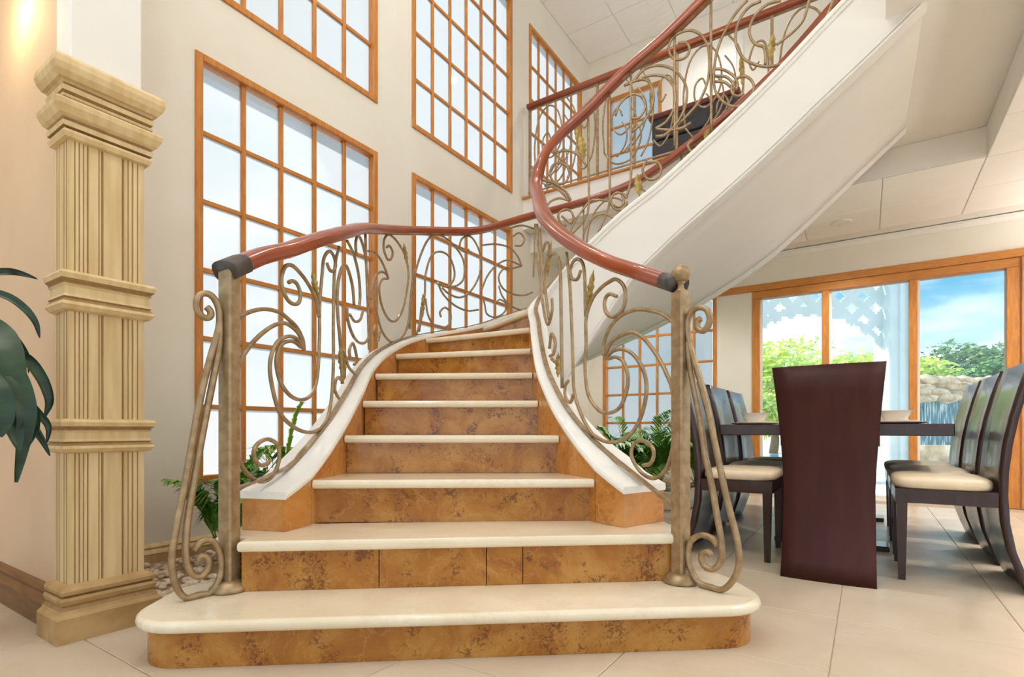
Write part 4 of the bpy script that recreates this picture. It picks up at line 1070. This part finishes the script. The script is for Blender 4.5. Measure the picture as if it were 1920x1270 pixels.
palm('taller thin palm against the grid window', 1.55, 5.70, .12, 12, 1.3, 15, M['leaf'], ll=.24, lw=.024, spread=.7)
palm('palm just right of the ball-topped newel post', 1.78, 5.10, .12, 16, 1.15, 16, M['leaf'], ll=.22, lw=.030, spread=.65)
palm('small palm at the near corner of the right planter', 1.33, 4.85, .12, 15, 1.1, 17, M['leaf'], ll=.22, lw=.030, spread=.65)

# dracaena at the left edge of the picture
dr_ = thing('potted_dracaena', 'dark green strappy-leaved plant drooping in from the left edge', 'plant', (-1.93, 1.66, 0))
part('pot', *lathe_vf([(.11, 0), (.12, .01), (.15, .22), (.165, .23), (.165, .26), (.145, .26), (.14, .23), (.001, .23)], 24), M['pot'], dr_, smooth=True)
part('cane', *tube_vf(catmull([(0, 0, .23), (.01, 0, .5), (-.01, .01, .8), (0, 0, 1.08)], 4), .018, 8), M['bark'], dr_, smooth=True)
def strap(pts, w, mt):
    P = catmull([Vector(p) for p in pts], 5); n = len(P); V, F = [], []
    for i, p in enumerate(P):
        t = i / (n - 1); ax = (P[min(i + 1, n - 1)] - P[max(i - 1, 0)]).normalized()
        view = Vector((.75, -.65, .1)); sd = ax.cross(view)
        sd.normalize(); nn = sd.cross(ax); ww = w * (math.sin(math.pi * min(1, t * .92 + .06)) ** .7)
        V += [p - sd * ww / 2 + nn * .004, p - nn * .004, p + sd * ww / 2 + nn * .004]
    for i in range(n - 1):
        a = i * 3; F += [(a, a + 1, a + 4, a + 3), (a + 1, a + 2, a + 5, a + 4)]
    return part('leaf', [Vector(v) - Vector((-1.93, 1.66, 0)) for v in V], F, mt, dr_, smooth=True, fix=False)
def lp(px, py, d): return Vector(((px - CX) / FPX * d, d, CAMH + (HZ - py) / FPX * d))
for pts, w in (
    ([(-120, 560, 1.66), (-40, 518, 1.70), (10, 510, 1.74), (40, 514, 1.78), (70, 524, 1.80)], .032),
    ([(-110, 580, 1.66), (-40, 548, 1.70), (10, 555, 1.72), (45, 578, 1.74), (66, 605, 1.75), (74, 634, 1.75)], .034),
    ([(-110, 610, 1.64), (-50, 590, 1.66), (0, 605, 1.68), (30, 635, 1.70), (52, 670, 1.72), (53, 700, 1.72)], .022),
    ([(-110, 640, 1.60), (-50, 605, 1.62), (0, 630, 1.60), (18, 690, 1.58), (20, 740, 1.57), (12, 780, 1.56)], .105),
    ([(-110, 660, 1.62), (-40, 650, 1.60), (20, 690, 1.59), (48, 760, 1.58), (45, 820, 1.58), (30, 905, 1.58)], .070),
    ([(-110, 690, 1.66), (-30, 655, 1.66), (40, 668, 1.68), (75, 705, 1.70), (92, 750, 1.71), (84, 782, 1.71)], .046),
    ([(-110, 720, 1.64), (-30, 700, 1.62), (30, 735, 1.64), (70, 775, 1.66), (90, 800, 1.67), (88, 830, 1.67)], .034),
    ([(-110, 740, 1.60), (-40, 720, 1.58), (0, 750, 1.57), (25, 800, 1.56), (36, 845, 1.56)], .080),
    ([(-110, 740, 1.55), (-50, 700, 1.54), (-10, 730, 1.52), (5, 780, 1.52), (0, 820, 1.52)], .090),
    ([(-110, 700, 1.70), (-20, 730, 1.68), (40, 775, 1.68), (75, 820, 1.69), (93, 855, 1.70)], .034),
    ([(-110, 690, 1.62), (-40, 690, 1.60), (10, 720, 1.60), (50, 760, 1.61), (62, 800, 1.62), (50, 840, 1.62)], .06),
    ([(-110, 640, 1.66), (-160, 560, 1.64), (-220, 540, 1.60), (-260, 600, 1.58)], .06)):
    strap([lp(*p) for p in pts], w * .74, M['leaf_dark'])

# ------------------------------------------------------------------ lamps seen in the house, plus added fill lamps
sc_ = thing('wall_sconce', 'dark iron wall sconce at the top left casting warm light', 'lamp', RM(.315, -.548, 2.41), ANG)
part('finial', *lathe_vf([(.004, -.035), (.012, -.020), (.018, -.006), (.012, .004), (.02, .012)], 14), M['iron'], sc_, smooth=True)
for ch in sc_.children: ch.location = (0, -.042, 0)
part('arm', *tube_vf(catmull([(0, -.042, .012), (0, -.03, .03), (0, -.015, .06), (0, 0, .10)], 5), .007, 8), M['iron'], sc_, smooth=True)
box('back_plate', -.035, .035, -.012, 0, .04, .20, M['iron'], sc_, bev=.005)
V, F = lathe_vf([(.03, .012), (.06, .05), (.075, .12), (.078, .16), (.074, .16), (.07, .12), (.055, .05), (.025, .016)], 20)
part('lamp_shade', [(x, y * .45 - .042, z) for x, y, z in V], F, M['china'], sc_, smooth=True)
ld = bpy.data.lights.new('sconce_light', 'POINT'); ld.energy = 3.2; ld.color = (1.0, .74, .42); ld.shadow_soft_size = .03
lo = bpy.data.objects.new('sconce_light', ld); col.objects.link(lo); lo.parent = sc_; lo.location = (0, -.12, -.05)
def downlight(u, v, z, label, power=60):
    t = room_thing('recessed_downlight', label, 'lamp', u, v, z, group='recessed ceiling downlights')
    V, F = lathe_vf([(.050, -.001), (.078, -.001), (.080, -.004), (.076, -.009), (.052, -.007)], 28)
    tr_ = part('trim_ring', V, F, M['trimwhite'], t, smooth=True)
    part('lamp_disc', *lathe_vf([(.049, -.004), (.049, -.002)], 24), M['lamp'], tr_)
    d_ = bpy.data.lights.new('downlight', 'SPOT'); d_.energy = power; d_.spot_size = math.radians(130); d_.spot_blend = .8; d_.shadow_soft_size = .05; d_.color = (1.0, .97, .93)
    q = bpy.data.objects.new('downlight', d_); col.objects.link(q); q.parent = t; q.location = (0, 0, -.03)
cz = CEIL1 - .010  # the first is a visible fitting; the others are added fill lamps
downlight(4.08, 2.85, cz, 'recessed ceiling downlight glowing at the right edge')
downlight(2.87, 4.55, cz, 'added recessed fill downlight above the far end of the dining table')
downlight(5.4, 2.6, cz, 'added recessed fill downlight farther right over the dining room')
downlight(1.0, 4.45, cz, 'added recessed fill downlight above the right planter palms')
downlight(4.4, 4.3, cz, 'added recessed fill downlight in front of the solid wood door')
downlight(4.6, 1.0, cz, 'added recessed fill downlight nearest the viewer on the right', 25)

PLACE = {(1.0, 2.2): 'above the second tall window', (1.6, 4.4): 'above the upstairs settee', (0.5, 0.2): 'above the first tall window', (1.2, -1.8): 'in front of the warm lit wall', (3.0, -3.6): 'farthest behind the viewer', (1.4, -3.4): 'behind the viewer on the left', (-0.6, -2.2): 'in the far left corner'}
for u, v in ((1.0, 2.2), (1.6, 4.4), (0.5, 0.2), (1.2, -1.8), (3.0, -3.6), (1.4, -3.4), (-0.6, -2.2)):  # high hall downlights added to brighten the stair hall
    downlight(u, v, CEIL2 - .012, 'added round fill downlight in the high stair hall ceiling, ' + PLACE[(u, v)], 45)
ch = room_thing('fill_chandelier', 'added out-of-view bronze arm chandelier hanging high over the stair hall', 'lamp', 2.3, -0.9, 4.0)  # unseen hanging lamp added to light the upper ceiling and walls
part('stem', *tube_vf([(0, 0, .05), (0, 0, CEIL2 - 4.0 - .012)], .010, 8), M['bronze'], ch)
part('hub', *lathe_vf([(.01, -.10), (.05, -.06), (.07, 0), (.05, .05), (.02, .08)], 20), M['bronze'], ch, smooth=True)
for k in range(6):
    a = math.pi / 3 * k; c, s_ = math.cos(a), math.sin(a)
    part('arm', *tube_vf(catmull([(.06 * c, .06 * s_, 0), (.22 * c, .22 * s_, -.09), (.38 * c, .38 * s_, -.04), (.42 * c, .42 * s_, .05)], 4), .009, 8), M['bronze'], ch, smooth=True)
    V, F = lathe_vf([(.010, .05), (.030, .055), (.034, .062), (.012, .066), (.012, .11), (.020, .135), (.018, .165), (.004, .20)], 16)
    part('candle_bulb', [(x + .42 * c, y + .42 * s_, z) for x, y, z in V], F, M['lamp'], ch, smooth=True)
    q_ = bpy.data.lights.new('chandelier_fill_light', 'POINT'); q_.energy = 11.5; q_.color = (1.0, .97, .93); q_.shadow_soft_size = .06
    q = bpy.data.objects.new('chandelier_fill_light', q_); col.objects.link(q); q.parent = ch; q.location = (.42 * c, .42 * s_, .26)
def fill_torchiere(u, v, label, power):  # unseen floor uplights added to brighten the dining ceiling
    t = room_thing('fill_torchiere_lamp', label, 'lamp', u, v, 0, group='added fill uplights')
    part('base', *lathe_vf([(.14, 0), (.145, .01), (.13, .025), (.03, .035)], 24), M['bronze'], t, smooth=True)
    part('pole', *tube_vf([(0, 0, .03), (0, 0, 1.62)], .012, 10), M['bronze'], t)
    part('lamp_shade', *lathe_vf([(.03, 1.62), (.10, 1.66), (.17, 1.74), (.165, 1.74), (.095, 1.67), (.02, 1.635)], 24), M['china'], t, smooth=True)
    d_ = bpy.data.lights.new('uplight', 'SPOT'); d_.energy = power; d_.spot_size = math.radians(160); d_.spot_blend = .9; d_.shadow_soft_size = .08; d_.color = (1.0, .98, .95)
    q = bpy.data.objects.new('uplight', d_); col.objects.link(q); q.parent = t; q.location = (0, 0, 1.72); q.rotation_euler = (math.pi, 0, 0)
fill_torchiere(5.5, 4.6, 'added bronze fill uplight beside the wood door', 170)
fill_torchiere(5.3, 1.2, 'added bronze fill uplight on the right side of the dining room', 170)

# ------------------------------------------------------------------ garden outside the glass door
g = box('garden_ground', -14, 40, -12, 60, -.30, -.08, M['patio']); g.matrix_world = ROOM
tag(g, 'pale stone terrace outside around the pool', 'ground', kind='structure')
def at(px, py, d_): return lp(px, py, d_)
pool = part('pool', *boxvf(5.2, 8.6, 11.0, 16.0, -.075, -.03), M['pool']); tag(pool, 'turquoise swimming pool beyond the patio door', 'pool')
part('pool_coping', *join_vf([boxvf(5.0, 8.8, 10.8, 11.0, -.08, .0), boxvf(5.0, 5.2, 11.0, 16.0, -.08, 0)]), M['patio'], pool)
# gazebo arch with pierced lattice
gz = thing('gazebo', 'white garden gazebo with pierced lattice arch and column', 'gazebo', (6.75, 9.2, -.08))
GD = 9.2
def gx(px): return (px - CX) / FPX * GD - 6.75
def gzz(py): return CAMH + (HZ - py) / FPX * GD + .08
def gcol(px0, px1, nm, y0=-.22, y1=.22):
    a, b = gx(px0), gx(px1)
    cl_ = box(nm, a, b, y0, y1, 0, gzz(470), M['gazebo'], gz, bev=.02)
    box('column_reed', a + (b - a) * .30, a + (b - a) * .42, y0 - .03, y0, 0, gzz(500), M['gazebo'], cl_)
    box('column_reed', a + (b - a) * .58, a + (b - a) * .70, y0 - .03, y0, 0, gzz(500), M['gazebo'], cl_)
gcol(1652, 1706, 'column'); gcol(1330, 1384, 'column')
# arch board: grid of cells with cross-shaped holes, scalloped underside
xa, xb = gx(1384), gx(1652); zt = gzz(500); ce = .20; V, F = [], []
def arch_z(x):
    q = (x - (xa + xb) / 2) / ((xb - xa) / 2); return gzz(590) - (gzz(590) - gzz(650)) * abs(q) ** 2.2
nxc = int((xb - xa) / ce); cw_ = (xb - xa) / nxc; cells = []
S_ = 5; sub = cw_ / S_
nz_ = int((zt - gzz(655)) / sub)
def openc(i, j):
    ci, cj = i // S_, j // S_; a, b = i % S_, j % S_
    if (ci + cj) % 2: return False
    return abs(a - 2) + abs(b - 2) <= 2 and not (a in (1, 3) and b in (1, 3) and False)
for i in range(nxc * S_):
    x0 = xa + i * sub; zb_ = arch_z(x0 + sub / 2)
    j0 = None
    for j in range(nz_ + 1):
        z1_ = zt - j * sub; z0_ = z1_ - sub
        below = z0_ < zb_ - (.05 if (i // 3) % 2 else .0)
        op = openc(i, j) and z0_ > zb_ + .12
        if (op or below or j == nz_):
            if j0 is not None:
                cells.append(boxvf(x0, x0 + sub, -.02, .02, z1_, zt - j0 * sub)); j0 = None
            if below: break
        elif j0 is None: j0 = j
part('lattice_arch', *join_vf(cells), M['gazebo'], gz)
box('beam', gx(1320), gx(1715), -.2, .2, gzz(470), gzz(440), M['gazebo'], gz)

# waterfall wall
wf = thing('waterfall', 'rock topped garden waterfall beyond the dining chairs', 'waterfall', (12.5, 15.6, -.08))
part('water_sheet', *[[(x, y, z) for x, y, z in boxvf(-3.2, 2.6, .0, .12, .0, 1.65)[0]], boxvf(0, 1, 0, 1, 0, 1)[1]], M['fall'], wf)
part('back_wall', *boxvf(-3.6, 5.0, .13, .9, 0, 1.95), M['rock'], wf)
rmes = [rock_mesh('rock', .36, M['rock'], .45, 100 + k) for k in range(6)]
rnd = random.Random(9)
for row in range(4):
    for k in range(22):
        o = inst('rock', rmes[(k + row) % 6], wf, (-3.4 + k * .38 + rnd.uniform(-.1, .1), -.06 + rnd.uniform(-.08, .10) + .05 * row, 1.72 + row * .17 + rnd.uniform(-.04, .04)), rnd.uniform(0, 6))
for k in range(14): inst('rock', rmes[k % 6], wf, (2.9 + rnd.uniform(-.25, 1.6), -.1 + rnd.uniform(-.1, .2), .15 + k * .13), rnd.uniform(0, 6))
part('basin_wall', *boxvf(-3.6, 4.0, -3.2, -3.0, 0.0, .42), M['rock'], wf)

def foliage_vf(rx, ry, rz, count, size, rnd, cz=0.0, lobes=5):
    cs = [(rnd.uniform(-.55, .55) * rx, rnd.uniform(-.5, .5) * ry, rnd.uniform(-.35, .45) * rz, rnd.uniform(.45, .7)) for _ in range(lobes)]
    V, F = [], []
    for i in range(count):
        cx, cy, czz, s = cs[i % lobes]
        d = Vector((rnd.gauss(0, 1), rnd.gauss(0, 1), rnd.gauss(0, 1))).normalized() * (rnd.random() ** .35)
        p = Vector((cx + d.x * rx * s, cy + d.y * ry * s, cz + czz + d.z * rz * s))
        a = Vector((rnd.gauss(0, 1), rnd.gauss(0, 1), rnd.gauss(0, .6))).normalized(); b = a.orthogonal().normalized()
        h = size * rnd.uniform(.6, 1.3); k = len(V)
        V += [p - a * h, p + b * h * .45, p + a * h, p - b * h * .45]; F.append((k, k + 1, k + 2, k + 3))
    return V, F
def tree(label, px, py_c, d_, w, h, mt, seed, count=1700, size=.16):
    rnd = random.Random(seed); c = at(px, py_c, d_)
    t = thing('garden_tree', label, 'tree', (c.x, c.y, -.08), group='trees beyond the pool')
    part('trunk', *tube_vf(catmull([(0, 0, 0), (.1, .05, c.z * .4), (-.05, 0, c.z * .8), (0, 0, c.z + .08)], 4), .14, 8, .05), M['bark'], t, smooth=True)
    part('crown', *foliage_vf(w, w * .7, h, count, size, rnd, c.z + .08), mt, t, fix=False)
tree('lime feathery tree at the left of the patio door view', 1450, 722, 20, 2.2, 1.5, M['tree_lime'], 21)
tree('lime leafy tree behind the gazebo opening', 1540, 722, 21, 2.6, 1.3, M['tree_lime'], 22)
tree('lime leafy tree left of the gazebo column', 1620, 724, 22, 2.4, 1.3, M['tree_lime'], 23)
tree('pale green shrubby tree above the waterfall rocks', 1760, 712, 21, 2.6, 1.1, M['tree_lime'], 24)
tree('dark green dense tree right above the waterfall', 1850, 690, 23, 2.6, 1.4, M['tree_dark'], 25)
tree('dark green tree at the far right of the door view', 1950, 690, 24, 2.6, 1.6, M['tree_dark'], 26)
tree('pale sparse tree top against the sky, left pane', 1470, 680, 26, 2.4, 1.4, M['tree_lime'], 27, 600)
tree('lime shrub low beside the pool at left', 1450, 770, 17.5, 1.0, 1.0, M['tree_lime'], 28, 1200, .13)
tree('bright tufted shrub on top of the waterfall rocks', 1850, 700, 17, .9, .45, M['leaf'], 29, 900, .12)
